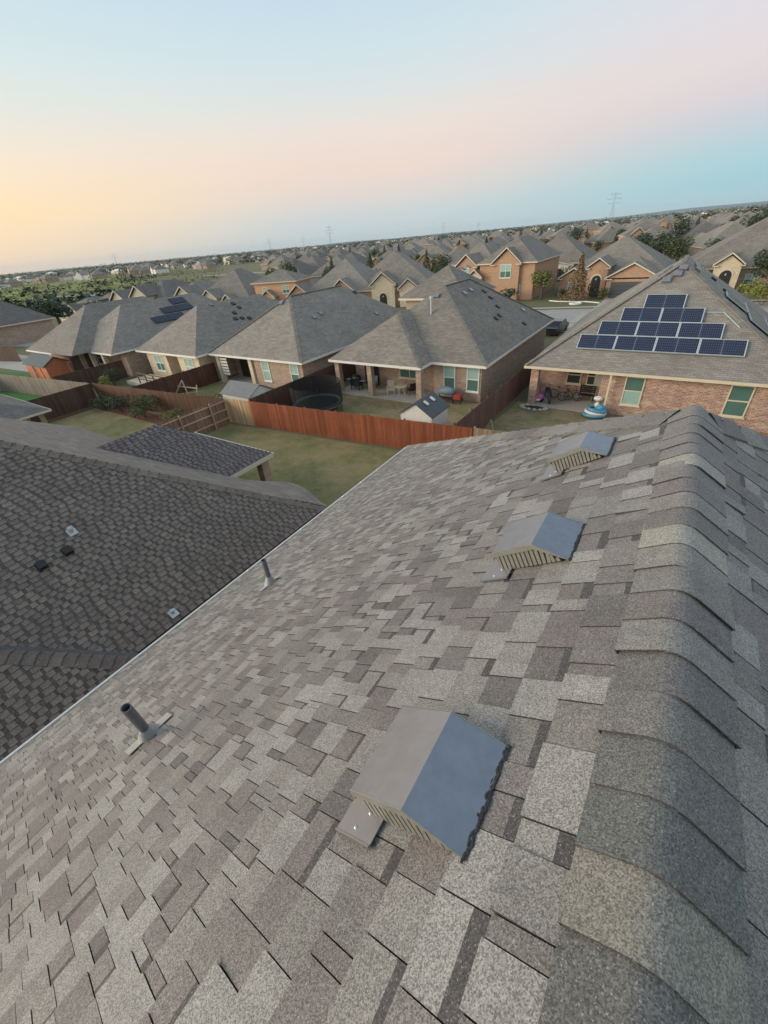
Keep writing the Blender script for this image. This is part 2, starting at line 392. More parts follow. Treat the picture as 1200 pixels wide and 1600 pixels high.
sheet('field', [(-2600, -400), (-128, 20), (-128, 52), (-260, 150), (-900, 420), (-2600, 900)], .006, 'field')
sheet('meadow_strip', [(-330, 60), (-128, 42), (-128, 50), (-330, 84)], .010, 'leaf_yellow') if False else None
mb = MB()
mb.box(-42.1, -27, 14.7, 15.9, .01, .06); struct(mb.build('mulch_bed', 'mulch'))
mb = MB(); mb.box(-42.1, -41.3, 6, 14.7, .01, .06); struct(mb.build('mulch_bed', 'mulch'))

# ---------------------------------------------------------------- the roof under the camera
PC, PS = .83205, .5547
XR, ZR = .24, CAMZ-1.05          # ridge line
XE, YREAR, YAP = 5.56, 8.68, 3.12
YB = -4.5
house = thing('shingled_house', (XR, 2, 0), 'large two-storey house in the foreground whose mottled grey shingle roof carries three metal vents', 'house')
def L(side, y, s, h=0.):         # side -1 left slope, +1 right slope
    return Vector((XR+side*(s*PC+h*PS), y, ZR-s*PS+h*PC))
SE = XE/PC
mb = MB()
dk = -.035
for sd in (-1, 1):
    a = [L(sd, YB, 0, dk), L(sd, YB, SE-.02, dk), L(sd, YREAR-.02, SE-.02, dk), L(sd, YAP, 0, dk)]
    mb.face(a if sd > 0 else a[::-1])
mb.face([L(-1, YREAR-.02, SE-.02, dk), L(1, YREAR-.02, SE-.02, dk), L(1, YAP, 0, dk)][::1])
mb.build('roof_deck', 'deck', house)
ZE = ZR-SE*PS
mb = MB(); mb.box(XR-XE+.35, XR+XE-.35, YB+.2, YREAR-.35, 0, ZE-.15)
mb.build('wall', 'brick_tan', house)
mb = MB(); mb.box(XR-XE+.03, XR+XE-.03, YB, YREAR-.03, ZE-.17, ZE-.08); mb.build('soffit', 'trim', house)
# colour blend of the shingles
LIGHT, MIDL, TAN, MAUVE, DARK = (.300, .284, .252), (.244, .228, .200), (.197, .180, .158), (.190, .166, .150), (.148, .134, .122)
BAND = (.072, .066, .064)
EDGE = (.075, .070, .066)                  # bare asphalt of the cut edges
def pickc(r, tooth=None):
    x = r.random()
    if tooth is None: c = LIGHT if x < .25 else MIDL if x < .50 else TAN if x < .76 else MAUVE if x < .93 else DARK
    elif tooth: c = LIGHT if x < .36 else MIDL if x < .62 else TAN if x < .82 else MAUVE if x < .96 else DARK
    else: c = LIGHT if x < .10 else MIDL if x < .34 else TAN if x < .66 else MAUVE if x < .90 else DARK
    f = 1+r.uniform(-.07, .07); return (c[0]*f*.90, c[1]*f*.91, c[2]*f*.95)
def piece(mb, sd, y0, y1, s0, s1, t0, t1, c, band=None, skew=0.):
    """one shingle face: a wedge slab from its upper to its thick lower edge"""
    g_ = .0015
    y0 += g_; y1 -= g_
    def P(y, s, h): return L(sd, y, s, h)
    sk = skew
    lo = [P(y0, s0, -.012), P(y1, s0, -.012), P(y1, s1, -.004), P(y0, s1, -.004)]
    hi = [P(y0, s0, t0), P(y1, s0, t0), P(y1+sk, s1, t1), P(y0+sk, s1, t1)]
    if sd > 0: lo = lo[::-1]; hi = hi[::-1]
    i = len(mb.v)
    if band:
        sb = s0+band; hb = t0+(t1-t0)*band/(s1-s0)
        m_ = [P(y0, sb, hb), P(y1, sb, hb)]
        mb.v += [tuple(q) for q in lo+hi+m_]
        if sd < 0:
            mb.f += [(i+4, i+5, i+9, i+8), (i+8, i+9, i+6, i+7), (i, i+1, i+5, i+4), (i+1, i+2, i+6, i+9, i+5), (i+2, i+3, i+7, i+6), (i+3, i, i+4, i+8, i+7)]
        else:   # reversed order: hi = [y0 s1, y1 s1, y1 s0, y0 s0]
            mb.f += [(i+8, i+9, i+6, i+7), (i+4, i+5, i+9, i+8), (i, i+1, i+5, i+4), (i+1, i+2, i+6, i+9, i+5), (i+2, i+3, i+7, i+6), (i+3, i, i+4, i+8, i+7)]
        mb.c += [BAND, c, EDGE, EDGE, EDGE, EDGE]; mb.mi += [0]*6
    else:
        mb.v += [tuple(q) for q in lo+hi]
        mb.f += [(i+4, i+5, i+6, i+7), (i, i+1, i+5, i+4), (i+1, i+2, i+6, i+5), (i+2, i+3, i+7, i+6), (i+3, i, i+4, i+7)]
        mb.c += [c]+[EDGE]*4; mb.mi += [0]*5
EXPO = .1425
rs = random.Random(21)
pieces = []
for sd in (-1, 1):
    k = 0; s0 = .050
    while s0 < SE-.01:
        s1 = .158 if k == 0 else min(s0+EXPO, SE+.012)
        y = YB+rs.uniform(-.2, 0); yend = YAP+s1*PC-.03 if s1 > 0 else YAP
        yend = YAP+(s0+s1)/2*PC-.02
        tooth = rs.random() < .5; lastc = None
        while y < yend:
            w = rs.choice((.06, .075, .09, .10, .115, .13, .15, .18)) if tooth else rs.choice((.04, .06, .075, .09, .11, .13, .16))
            w *= 1.15 if (sd > 0 or s0 < .9) else .88
            yn = min(y+w, yend)
            if yn-y > .02:
                c = pickc(rs, tooth)
                if lastc and rs.random() < .08: c = lastc
                lastc = c
                lift = .005+rs.uniform(0, .003) if rs.random() < .07 else 0
                if k == 0: a = (y, yn, s0, s1, -.006, -.002, c, None)
                elif tooth: a = (y, yn, s0-.012, s1, .0005, .0095+lift, c, None)
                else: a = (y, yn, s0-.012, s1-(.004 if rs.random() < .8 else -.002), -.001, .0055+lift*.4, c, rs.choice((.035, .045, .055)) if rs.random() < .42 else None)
                cx = L(sd, (y+yn)/2, (s0+s1)/2)-Vector((0, 0, CAMZ))
                cf = RX[0][2]*cx.x+RX[1][2]*cx.y+RX[2][2]*cx.z
                cu = RX[0][0]*cx.x+RX[1][0]*cx.y+RX[2][0]*cx.z; cw = RX[0][1]*cx.x+RX[1][1]*cx.y+RX[2][1]*cx.z
                vis = cf > .05 and abs(630*cu/cf) < 620 and abs(630*cw/cf) < 820
                area = 0
                if vis:
                    nrm_ = Vector((sd*PS, 0, PC)); area = max(0, -cx.normalized().dot(nrm_))*(yn-y)*(s1-s0)/cx.length_squared
                pieces.append((area, sd, a))
            y = yn; tooth = not tooth
        s0 = s1; k += 1
pieces.sort(key=lambda p: -p[0])
for ar, sd, a in pieces[:290]:
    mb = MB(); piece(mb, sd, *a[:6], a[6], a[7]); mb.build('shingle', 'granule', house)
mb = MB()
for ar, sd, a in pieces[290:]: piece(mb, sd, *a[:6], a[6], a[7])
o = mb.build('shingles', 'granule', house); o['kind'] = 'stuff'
# rear hip face courses (seen only from the side)
mb = MB(); n = int(SE/EXPO)
for k in range(n):
    s0 = SE-(k+1)*EXPO; s1 = s0+EXPO; hw = (s0+s1)/2*PC
    x = XR-hw
    while x < XR+hw:
        w = rs.uniform(.12, .5); x1 = min(x+w, XR+hw)
        def Q(x_, s, h): return Vector((x_, YAP+s*PC+h*PS, ZR-s*PS+h*PC))
        mb.hexa([Q(x1, s0-.01, -.01), Q(x, s0-.01, -.01), Q(x, s1, -.004), Q(x1, s1, -.004), Q(x1, s0-.01, .001), Q(x, s0-.01, .001), Q(x, s1, .008), Q(x1, s1, .008)], pickc(rs)); x = x1
o = mb.build('rear_shingles', 'granule', house); o['kind'] = 'stuff'
# ridge cap shingles bent over the ridge, butt edge towards the near end
RAD = .062; ANG = math.atan(2/3)
def capline(h):
    pts = []
    for s in (.156, .10, .055): pts.append((-s*PC-(h)*PS, -s*PS+h*PC))
    zc = -RAD/math.cos(ANG)
    for q in (-1, -.66, -.33, 0, .33, .66, 1):
        a = q*ANG; pts.append(((RAD+h)*math.sin(a), zc+(RAD+h)*math.cos(a)))
    for s in (.055, .11, .190): pts.append((s*PC+h*PS, -s*PS+h*PC))
    return pts
def capc(k):
    if k == -1: return (.135, .135, .125)
    seq = [(.235, .222, .188), (.125, .128, .120), (.135, .135, .125), (.17, .163, .15), (.15, .145, .138), (.22, .212, .195), (.175, .158, .150), (.21, .20, .185), (.24, .23, .205), (.325, .31, .265), (.185, .17, .158), (.24, .225, .205), (.19, .172, .165), (.20, .185, .17), (.325, .312, .27), (.19, .178, .17), (.20, .185, .175), (.215, .195, .18), (.20, .185, .175)]
    return seq[k] if 0 <= k < len(seq) else pickc(R)
k = -1; yk = .012
CAPD = .1435
caps = [(-1, .165)] + [(i, .165+CAPD*(i+1)) for i in range(0, 20)]
i = -2; yy = .165-CAPD
back = []
while yy > YB: back.append((99, yy)); yy -= CAPD
for kk, y0 in back+caps:
    if y0 > YAP+.05: continue
    y1 = y0+CAPD+.06; c = jit(tuple(v*.98*w_ for v, w_ in zip(capc(kk), (.96, .95, .95))), .03)
    lift = R.choice((0, .001, .002, .004)) if kk < 8 or kk == 99 else -.0035
    A = capline(.0155+lift); B = capline(.0062); Cc = capline(-.006)
    mb = MB(); sh = R.uniform(-.006, .006)
    for j in range(len(A)-1):
        a0, a1, b0, b1, c0, c1 = A[j], A[j+1], B[j], B[j+1], Cc[j], Cc[j+1]
        f0 = lambda p, y: (XR+p[0]+sh, y, ZR+p[1])
        mb.face([f0(a0, y0), f0(a1, y0), f0(b1, y1), f0(b0, y1)], c)
        e0 = (a0[0]*1.0+0, a0[1]-.0055); e1 = (a1[0], a1[1]-.0055)
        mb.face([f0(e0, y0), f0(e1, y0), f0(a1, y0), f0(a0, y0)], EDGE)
    for j, s_ in ((0, -1), (len(A)-1, 1)):
        mb.face([(XR+A[j][0]+sh, y0, ZR+A[j][1]), (XR+B[j][0]+sh, y1, ZR+B[j][1]), (XR+Cc[j][0]+sh, y1, ZR+Cc[j][1]), (XR+Cc[j][0]+sh, y0, ZR+Cc[j][1])], c)
    o = mb.build('ridge_cap', 'granule', house)
    me = o.data
# hip caps down both rear hips
for sd in (-1, 1):
    dv = Vector((sd, 1, -2/3)); Ld = dv.length; dv.normalize(); tot = XE*Ld; t = 0.12
    Pa = Vector((XR, YAP, ZR)); nl = Vector((sd*PS, 0, PC)); nr = Vector((0, PS, PC))
    al = dv.cross(nl).normalized(); ar_ = dv.cross(nr).normalized()
    if (al.y > 0): al = -al
    if (ar_.y < 0): ar_ = -ar_
    up = (nl+nr).normalized()
    while t < tot:
        t1 = min(t+.24, tot)
        c = pickc(rs); mb = MB(); W = .17
        p0, p1 = Pa+dv*t, Pa+dv*(t1+.0)
        h0, h1 = .008, .020
        A0 = [p0+al*W+nl*h0, p0+al*.04+nl*h0*1.6+up*.006, p0+up*(h0+.012), p0+ar_*.04+nr*h0*1.6+up*.006, p0+ar_*W+nr*h0]
        A1 = [p1+al*W+nl*h1, p1+al*.04+nl*h1*1.2+up*.006, p1+up*(h1+.012), p1+ar_*.04+nr*h1*1.2+up*.006, p1+ar_*W+nr*h1]
        for j in range(4):
            f_ = [A0[j], A0[j+1], A1[j+1], A1[j]]
            mb.face(f_ if sd > 0 else f_[::-1], c)
            dn_ = up*-.012
            mb.face([A1[j], A1[j+1], A1[j+1]+dn_, A1[j]+dn_], c)
        mb.face([A0[0], A1[0], A1[0]-nl*.016, A0[0]-nl*.012], c); mb.face([A0[4], A1[4], A1[4]-nr*.016, A0[4]-nr*.012], c)
        mb.build('hip_cap', 'granule', house); t = t1
# metal edge along the left eave with its screws
mb = MB()
def Lp(y, s, h): return L(-1, y, s, h)
mb.face([Lp(YB, SE-.10, .0175), Lp(YREAR-.06, SE-.10, .0175), Lp(YREAR+.03, SE+.012, .0195), Lp(YB, SE+.012, .0195)])
mb.face([Lp(YB, SE-.10, .0175), Lp(YREAR-.06, SE-.10, .0175), Lp(YREAR-.06, SE-.10, .008), Lp(YB, SE-.10, .008)])
mb.build('drip_edge', 'metal_edge', house)
mb = MB(); a = L(-1, YB, SE+.012, .012); b = L(-1, YREAR+.04, SE+.012, .012)
mb.bar(a+Vector((-.006, 0, -.002)), b+Vector((-.006, 0, -.002)), .014, .02)
mb.bar(a+Vector((-.006, 0, -.09)), b+Vector((-.006, 0, -.09)), .012, .14)
mb.build('gutter', 'edge_white', house)
yy = -1.85
while yy < YREAR-.1:
    p = L(-1, yy, SE-.055, .019); mb = MB(); nv = Vector((-PS, 0, PC))
    mb.tube(p, p+nv*.010, .016, .011, 8); mb.tube(p-nv*.001, p+nv*.003, .026, .026, 8)
    mb.build('screw', 'screw', house); yy += .69
mb = MB()
a = L(1, YB, SE+.012, .012); b = L(1, YREAR, SE+.012, .012); mb.bar(a+Vector((.07, 0, -.1)), b+Vector((.07, 0, -.1)), .11, .11)
mb.bar((XR-XE, YREAR+.06, ZE-.09), (XR+XE, YREAR+.06, ZE-.09), .11, .11)
mb.build('gutter', 'edge_white', house)

# three slant-back roof vents
def roof_vent(y0, y1, s0):
    prof = [(s0, .010), (s0+.135, .134), (s0+.362, .130), (s0+.378, .112), (s0+.378, .085)]
    T = .004
    mb = MB(); mb.m = 0
    # left plate (material 0) and back plate (material 1)
    def P(y, s, h): return L(-1, y, s, h)
    ov = .006
    for j in range(4):
        (sa, ha), (sb, hb) = prof[j], prof[j+1]
        mb.m = 1 if j == 0 else 0
        mb.hexa([P(y0-ov, sa, ha-T), P(y1+ov, sa, ha-T), P(y1+ov, sb, hb-T), P(y0-ov, sb, hb-T), P(y0-ov, sa, ha), P(y1+ov, sa, ha), P(y1+ov, sb, hb), P(y0-ov, sb, hb)])
    hood = mb.build('roof_vent', ('vent_metal', 'vent_back'), house)
    # flange on the roof
    mb = MB()
    a0, a1, b0, b1 = y0-.080, y1+.06, s0-.03, s0+.462
    mb.m = 0
    mb.hexa([P(a0, s0+.30, .016), P(a1, s0+.30, .016), P(a1, b1, .016), P(a0, b1, .016), P(a0, s0+.30, .020), P(a1, s0+.30, .020), P(a1, b1, .020), P(a0, b1, .020)])
    mb.obox(P(a0-.004, s0+.30, .012), P(a0, s0+.30, .012)-P(a0-.004, s0+.30, .012), P(a0, b1, .012)-P(a0, s0+.30, .012), P(a0, s0, .024)-P(a0, s0, .012))
    mb.build('flange', 'vent_metal', hood)
    # side lips and louvred side panels
    for yy_, sg in ((y0, -1), (y1, 1)):
        mb = MB()
        for j in range(3):
            (sa, ha), (sb, hb) = prof[j], prof[j+1]
            mb.face([P(yy_+sg*.009, sa, ha+.001), P(yy_+sg*.009, sb, hb+.001), P(yy_+sg*.009, sb, max(hb-.030, .012)), P(yy_+sg*.009, sa, max(ha-.030, .011))])
            mb.face([P(yy_+sg*.006, sa, ha+.001), P(yy_+sg*.006, sb, hb+.001), P(yy_+sg*.0095, sb, hb+.001), P(yy_+sg*.0095, sa, ha+.001)])
        mb.build('side_lip', 'vent_side', hood)
        mb = MB()
        mb.face([P(yy_-sg*.012, s0+.01, .012), P(yy_-sg*.012, s0+.13, .125), P(yy_-sg*.012, s0+.365, .125), P(yy_-sg*.012, s0+.365, .014)])
        mb.build('dark_mesh', 'vent_dark', hood)
        s_ = s0+.045
        while s_ < s0+.36:
            ht = min(.13*(s_-s0)/.135, .126)-.012
            mb = MB()
            o_ = P(yy_-sg*.010, s_, .014); 
            e1 = (P(yy_, s_+.017, .014)-P(yy_, s_, .014)); e2 = P(yy_, s_-.016 if s_ > s0+.08 else s_, max(ht, .02))-P(yy_, s_, .014)
            mb.obox(o_, e1, e2, Vector((0, sg*.014, 0))); mb.build('louvre', 'vent_side', hood); s_ += .0235
    # louvres on the downslope side
    yv = y0+.015
    while yv < y1-.015:
        mb = MB(); mb.obox(P(yv, s0+.362, .018), P(yv+.012, s0+.362, .018)-P(yv, s0+.362, .018), P(yv, s0+.362, .09)-P(yv, s0+.362, .018), P(yv, s0+.372, .018)-P(yv, s0+.362, .018))
        mb.build('louvre', 'vent_side', hood); yv += .0235
    # tar bead along the upslope edge
    mb = MB(); rr = random.Random(int(y0*100)); yq = y0-.012
    while yq < y1+.012:
        w = rr.uniform(.003, .008); r_ = rr.uniform(.001, .0030); so_ = rr.uniform(-.008, .010)*rr.random()
        mb.ell(P(yq, s0+so_*.8, .011+max(0, so_)*.74), (r_*1.5, w*1.4, r_*.6), 6, 4); yq += w*.45
    mb.ell(P(y1+.008, s0-.004, .013), (.008, .006, .004), 8, 5)
    mb.build('sealant', 'tar', hood, True)
    for yq, sq in ((a0+.025, s0+.385), (a0+.075, s0+.36)):
        mb = MB(); mb.ell(P(yq, sq, .021), (.006, .006, .004), 8, 5); mb.build('screw', 'screw', hood, True)
    return hood
roof_vent(.345, .638, .400)
roof_vent(1.605, 1.902, .443)
roof_vent(2.805, 3.10, .475)

def vent_pipe(y, s, lean, ht, r):
    b = L(-1, y, s, 0); nv = Vector((-PS, 0, PC)); tp = b+Vector(lean)+Vector((0, 0, ht))
    mb = MB(); mb.tube(b, tp, r, r, 16, cap=False); mb.tube(b, tp, r*.84, r*.84, 16, cap=False)
    i = len(mb.v)
    dd = (tp-b).normalized(); mb2 = MB()
    mb.tube(tp-dd*.002, tp+dd*.001, r*1.02, r*1.02, 16, cap=False)
    u = dd.orthogonal().normalized(); w = dd.cross(u)
    for k_ in range(16):
        a0, a1 = 2*math.pi*k_/16, 2*math.pi*(k_+1)/16
        e0, e1 = u*math.cos(a0)+w*math.sin(a0), u*math.cos(a1)+w*math.sin(a1)
        mb.face([tp+e0*r*.84, tp+e0*r, tp+e1*r, tp+e1*r*.84])
    pp = mb.build('vent_pipe', 'pipe', house, True)
    mb = MB(); mb.tube(b-dd*.02, b+dd*.125, r*2.9, r*1.08, 20, cap=False); mb.tube(b+dd*.12, b+dd*.135, r*1.12, r*1.05, 20)
    mb.build('boot', 'lead', pp, True)
    mb = MB()
    def P(y_, s_, h): return L(-1, y_, s_, h)
    mb.hexa([P(y-.16, s-.05, .014), P(y+.17, s-.05, .014), P(y+.17, s+.09, .015), P(y-.16, s+.09, .015), P(y-.16, s-.05, .018), P(y+.17, s-.05, .018), P(y+.17, s+.09, .019), P(y-.16, s+.09, .019)])
    mb.build('flashing', 'lead', pp)
    mb = MB(); mb.tube(tp-dd*.05, tp-dd*.045, r*.83, r*.83, 12); mb.build('bore', 'black', pp)
vent_pipe(.215, 3.17, (.09, -.02, 0), .47, .031)
vent_pipe(2.21, 4.50, (.0, 0, 0), .40, .032)

# ---------------------------------------------------------------- neighbour's dark roof on the left
nb = thing('dark_roofed_house', (-15, 3, 0), 'dark brown shingle-roofed single-storey house directly left of and below the foreground roof', 'house')
NE, NYR, NZ = -8.8, 8.55, 2.75
NW = 6.4
def N(y, s, h=0.): return Vector((NE-s*PC+h*PS, y, NZ+s*PS+h*PC))   # s measured up from the eave on the slope facing us
SN = NW/PC
mb = MB(); zt = NZ+NW*2/3
ap = (NE-NW, NYR-NW, zt-.05)
mb.face([(NE, -8, NZ-.05), (NE, NYR, NZ-.05), ap, (NE-NW, -8, zt-.05)])
mb.face([(NE, NYR, NZ-.05), (NE-2*NW-6, NYR, NZ-.05), (NE-NW-6, NYR-NW, zt-.05), ap])
mb.face([(NE-NW, -8, zt-.05), ap, (NE-NW-6, NYR-NW, zt-.05), (NE-2*NW-6, NYR, NZ-.05), (NE-2*NW-6, -8, NZ-.05)][::1])
mb.build('roof_deck', 'deck', nb)
mb = MB(); mb.box(NE-2*NW-5.6, NE-.45, -7.8, NYR-.45, 0, NZ-.12); mb.build('wall', 'brick_tan', nb)
mb = MB(); mb.box(NE-2*NW-6, NE, -8, NYR, NZ-.17, NZ-.06); mb.build('fascia', 'trim', nb)
def darkc(r):
    f = r.uniform(1.0, 1.32); c = r.choice(((.152, .124, .103), (.140, .114, .095), (.160, .133, .111), (.138, .110, .094)))
    return tuple(v*f for v in c)
rt = random.Random(5)
tabs = []; base = []
SX = .138
k = 0; s = 0
while s < SN-.02:
    s1 = s+SX                                     # butt at s (lower), upper end s1
    yend = NYR-(s+s1)/2*PC-.03
    y = -7.5+rt.uniform(0, .3)
    while y < yend:
        wt = rt.uniform(.12, .20); wg = rt.uniform(.055, .095)
        ye = min(y+wt, yend)
        if ye-y > .03: tabs.append((s, s1, y, ye, .024, tuple(v*1.08 for v in darkc(rt))))
        yg = min(ye+wg, yend)
        if yg-ye > .02: tabs.append((s, s1, ye, yg, .006, tuple(v*.55 for v in darkc(rt))))  # gap between tabs, its shadow put into the darker colour
        y = yg
    s = s1
def tabgeo(mb, t):
    s, s1, y0, y1, th, c = t
    mb.hexa([N(y0, s, -.01), N(y1, s, -.01), N(y1, s1+.012, -.01), N(y0, s1+.012, -.01), N(y0, s, th), N(y1, s, th), N(y1, s1+.012, .003), N(y0, s1+.012, .003)], c)
def near(t):
    p = N((t[2]+t[3])/2, t[0])-Vector((0, 0, CAMZ)); cf = sum(RX[i][2]*p[i] for i in range(3))
    cu = sum(RX[i][0]*p[i] for i in range(3)); cw = sum(RX[i][1]*p[i] for i in range(3))
    if cf < .1 or abs(630*cu/cf) > 590: return 1e9
    # hidden under our own eave?
    q = p*((ZR-SE*PS-CAMZ)/p.z)
    if q.x > XR-XE-.1: return 1e9
    return p.length
tabs.sort(key=near)
for t in tabs[:280]:
    mb = MB(); tabgeo(mb, t); mb.build('shingle', 'granule_dark', nb)
mb = MB()
for t in tabs[280:]: tabgeo(mb, t)
o = mb.build('shingles', 'granule_dark', nb); o['kind'] = 'stuff'
# rear slope courses, smoother as seen from here
mb = MB(); s = 0
def N2(x, s, h=0.): return Vector((x, NYR-s*PC+h*PS+.8*math.exp(-((x+11.0)/1.6)**2)*max(0, 1-s/1.3), NZ+s*PS+h*PC-.02*math.exp(-((x+11.0)/1.6)**2)*max(0, 1-s/2.2)))
while s < SN-.02:
    x0 = NE-2*NW-6+s*PC; x1 = NE-s*PC-.02; x = x0
    while x < x1:
        w = rt.uniform(.25, .6); xe = min(x+w, x1); cc = tuple(v*1.25 for v in darkc(rt))
        mb.hexa([N2(xe, s, -.01), N2(x, s, -.01), N2(x, s+SX, -.01), N2(xe, s+SX, -.01), N2(xe, s, .012), N2(x, s, .012), N2(x, s+SX, .002), N2(xe, s+SX, .002)], cc); x = xe
    s += SX
o = mb.build('rear_shingles', 'granule_dark', nb); o['kind'] = 'stuff'
def hipcaps(parent, p_low, dv, length, nl, nr, mat, colf, W=.17, step=.20, thick=.035, name='hip_cap'):
    dv = Vector(dv).normalized(); nl = Vector(nl).normalized(); nr = Vector(nr).normalized(); up = (nl+nr).normalized()
    al = dv.cross(nl).normalized(); ar = dv.cross(nr).normalized()
    if al.dot(up) > 0: al = -al
    if ar.dot(up) > 0: ar = -ar
    t = 0
    while t < length:
        t1 = min(t+step, length); c = colf(); p0, p1 = Vector(p_low)+dv*t, Vector(p_low)+dv*t1; mb = MB()
        A0 = [p0+al*W+nl*thick*.9, p0+al*.05+nl*thick, p0+up*(thick+.012), p0+ar*.05+nr*thick, p0+ar*W+nr*thick*.9]
        A1 = [p1+al*W+nl*.012, p1+al*.05+nl*.014, p1+up*.026, p1+ar*.05+nr*.014, p1+ar*W+nr*.012]
        for j in range(4):
            mb.face([A0[j], A0[j+1], A1[j+1], A1[j]], c); mb.face([A0[j], A0[j+1], A0[j+1]-up*thick, A0[j]-up*thick], c)
        mb.face([A0[0], A1[0], A1[0]-nl*.02, A0[0]-nl*thick], c); mb.face([A0[4], A1[4], A1[4]-nr*.02, A0[4]-nr*thick], c)
        mb.build(name, mat, parent); t = t1
hipcaps(nb, (NE, NYR, NZ), (-1, -1, 2/3), NW*Vector((1, 1, 2/3)).length, (PS, 0, PC), (0, PS, PC), 'granule_dark', lambda: tuple(v*1.0 for v in darkc(rt)), .19, .28, .045)
# front wing of that house: its hip comes down to our eave
wy = 1.0
mbw = MB()
WE = -8.25                                  # wing eave line, nearer to our house
A_ = Vector((WE, wy+.55, NZ)); 
def NW_(y, s, h=0.): return Vector((WE-s*PC+h*PS, y, NZ+s*PS+h*PC))
tw = []; s = 0
while s < 8.2:
    s1 = s+SX; yend = wy+.55-(s+s1)/2*PC; y = -9+rt.uniform(0, .3)
    while y < yend:
        wt = rt.uniform(.12, .20); wg = rt.uniform(.055, .095); ye = min(y+wt, yend); yg = min(ye+wg, yend)
        for (a, b, th) in ((y, ye, .024), (ye, yg, .005)):
            if b-a > .02:
                c = darkc(rt); c = tuple(v*(1.12 if th > .01 else .50) for v in c); mbw.hexa([NW_(a, s, -.01), NW_(b, s, -.01), NW_(b, s1+.012, -.01), NW_(a, s1+.012, -.01), NW_(a, s, th), NW_(b, s, th), NW_(b, s1+.012, .003), NW_(a, s1+.012, .003)], c)  # thin gap pieces coloured darker to stand for the shadow between tabs
        y = yg
    s = s1
# its rear slope, meeting the main slope in a valley
mbw.face([(WE, wy+.55, NZ), (NE, wy+.55, NZ), (NE-7.5, wy+.55-7.5, NZ+5), (WE-7.5, wy+.55-7.5, NZ+5)], (.10, .092, .085))
o = mbw.build('wing_shingles', 'granule_dark', nb); o['kind'] = 'stuff'
mb = MB(); mb.box(-9.2, WE-.4, -8, wy+.15, 0, NZ-.15); mb.build('wing_wall', 'brick_tan', nb)
hipcaps(nb, A_, (-1, -1, 2/3), 6.6*Vector((1, 1, 2/3)).length, (PS, 0, PC), (0, PS, PC), 'granule_dark', lambda: tuple(v*.85 for v in darkc(rt)), .19, .24, .045)
# small fittings on the dark roof
def on_nb(y, x): s = (NE-x)/PC; return N(y, s, .02)
def slope_box(mb, p, a, b, h):
    ex = Vector((-PC, 0, PS)); ey = Vector((0, 1, 0)); en = Vector((PS, 0, PC)); mb.obox(Vector(p)-ex*a/2-ey*b/2, ex*a, ey*b, en*h)
for (x, y) in ((-11.46, 1.37), (-11.48, 1.97)):
    mb = MB(); slope_box(mb, on_nb(y, x), .20, .17, .10); slope_box(mb, on_nb(y, x)-Vector((0, 0, .005)), .25, .22, .03); mb.build('roof_vent', 'black', nb)
def turbine(p, r=.12):
    mb = MB(); p = Vector(p); mb.tube(p, p+Vector((0, 0, r*1.3)), r*.6, r*.6, 12)
    cap_ = p+Vector((0, 0, r*1.6))
    mb.ell(cap_, (r, r, r*.55), 12, 6); mb.tube(cap_+Vector((0, 0, r*.5)), cap_+Vector((0, 0, r*.62)), r*.9, r*.3, 12)
    ex = Vector((-PC, 0, PS)); ey = Vector((0, 1, 0)); en = Vector((PS, 0, PC)); mb.obox(p-ex*.11-ey*.10-en*.01, ex*.22, ey*.20, en*.03)
    return mb.build('flue_cap', 'metal_edge', nb, False)
turbine(on_nb(2.35, -11.83), .075); turbine(on_nb(2.70, -9.0), .06)
# covered patio wing at the rear
def hip_faces(mb, x0, x1, y0, y1, z, p=2/3, over=0):
    w, d_ = x1-x0, y1-y0; h = min(w, d_)/2
    if w <= d_: a, b = Vector(((x0+x1)/2, y0+h, z+h*p)), Vector(((x0+x1)/2, y1-h, z+h*p))
    else: a, b = Vector((x0+h, (y0+y1)/2, z+h*p)), Vector((x1-h, (y0+y1)/2, z+h*p))
    c = [Vector((x0, y0, z)), Vector((x1, y0, z)), Vector((x1, y1, z)), Vector((x0, y1, z))]
    if w <= d_:
        F = [[c[0], c[1], a], [c[1], c[2], b, a], [c[2], c[3], b], [c[3], c[0], a, b]]
    else:
        F = [[c[0], c[1], b, a], [c[1], c[2], b], [c[2], c[3], a, b], [c[3], c[0], a]]
    for f in F:
        f = [q for i_, q in enumerate(f) if i_ == 0 or (q-f[i_-1]).length > 1e-4]; mb.face(f)
    mb.face([c[3]-Vector((0, 0, .0)), c[2], c[1], c[0]]) if False else None
    return a, b
PE = -14.0; PYR = 11.0
def NP(y, s, h=0.): return Vector((PE-s*PC+h*PS, y, NZ+s*PS+h*PC))
ps_ = []; s = 0
while s < 3.0/PC:
    s1 = s+SX; yend = PYR-(s+s1)/2*PC; y = 8.3-s*PC-.4
    while y < yend:
        wt = rt.uniform(.12, .20); wg = rt.uniform(.055, .095); ye = min(y+wt, yend); yg = min(ye+wg, yend)
        for (a, b, th) in ((y, ye, .024), (ye, yg, .005)):
            if b-a > .02: ps_.append((a, b, s, s1, th, tuple(v*(1.12 if th > .01 else .50) for v in darkc(rt))))  # gap pieces carry the shadow between tabs as a darker colour
        y = yg
    s = s1
mb = MB()
for a, b, s, s1, th, c in ps_:
    c = (c[0]*.95, c[1]*.95, c[2]*1.05)
    mb.hexa([NP(a, s, -.01), NP(b, s, -.01), NP(b, s1+.012, -.01), NP(a, s1+.012, -.01), NP(a, s, th), NP(b, s, th), NP(b, s1+.012, .003), NP(a, s1+.012, .003)], c)
o = mb.build('patio_roof_shingles', 'granule_dark', nb); o['kind'] = 'stuff'
mb = MB(); pz = NZ+3*2/3
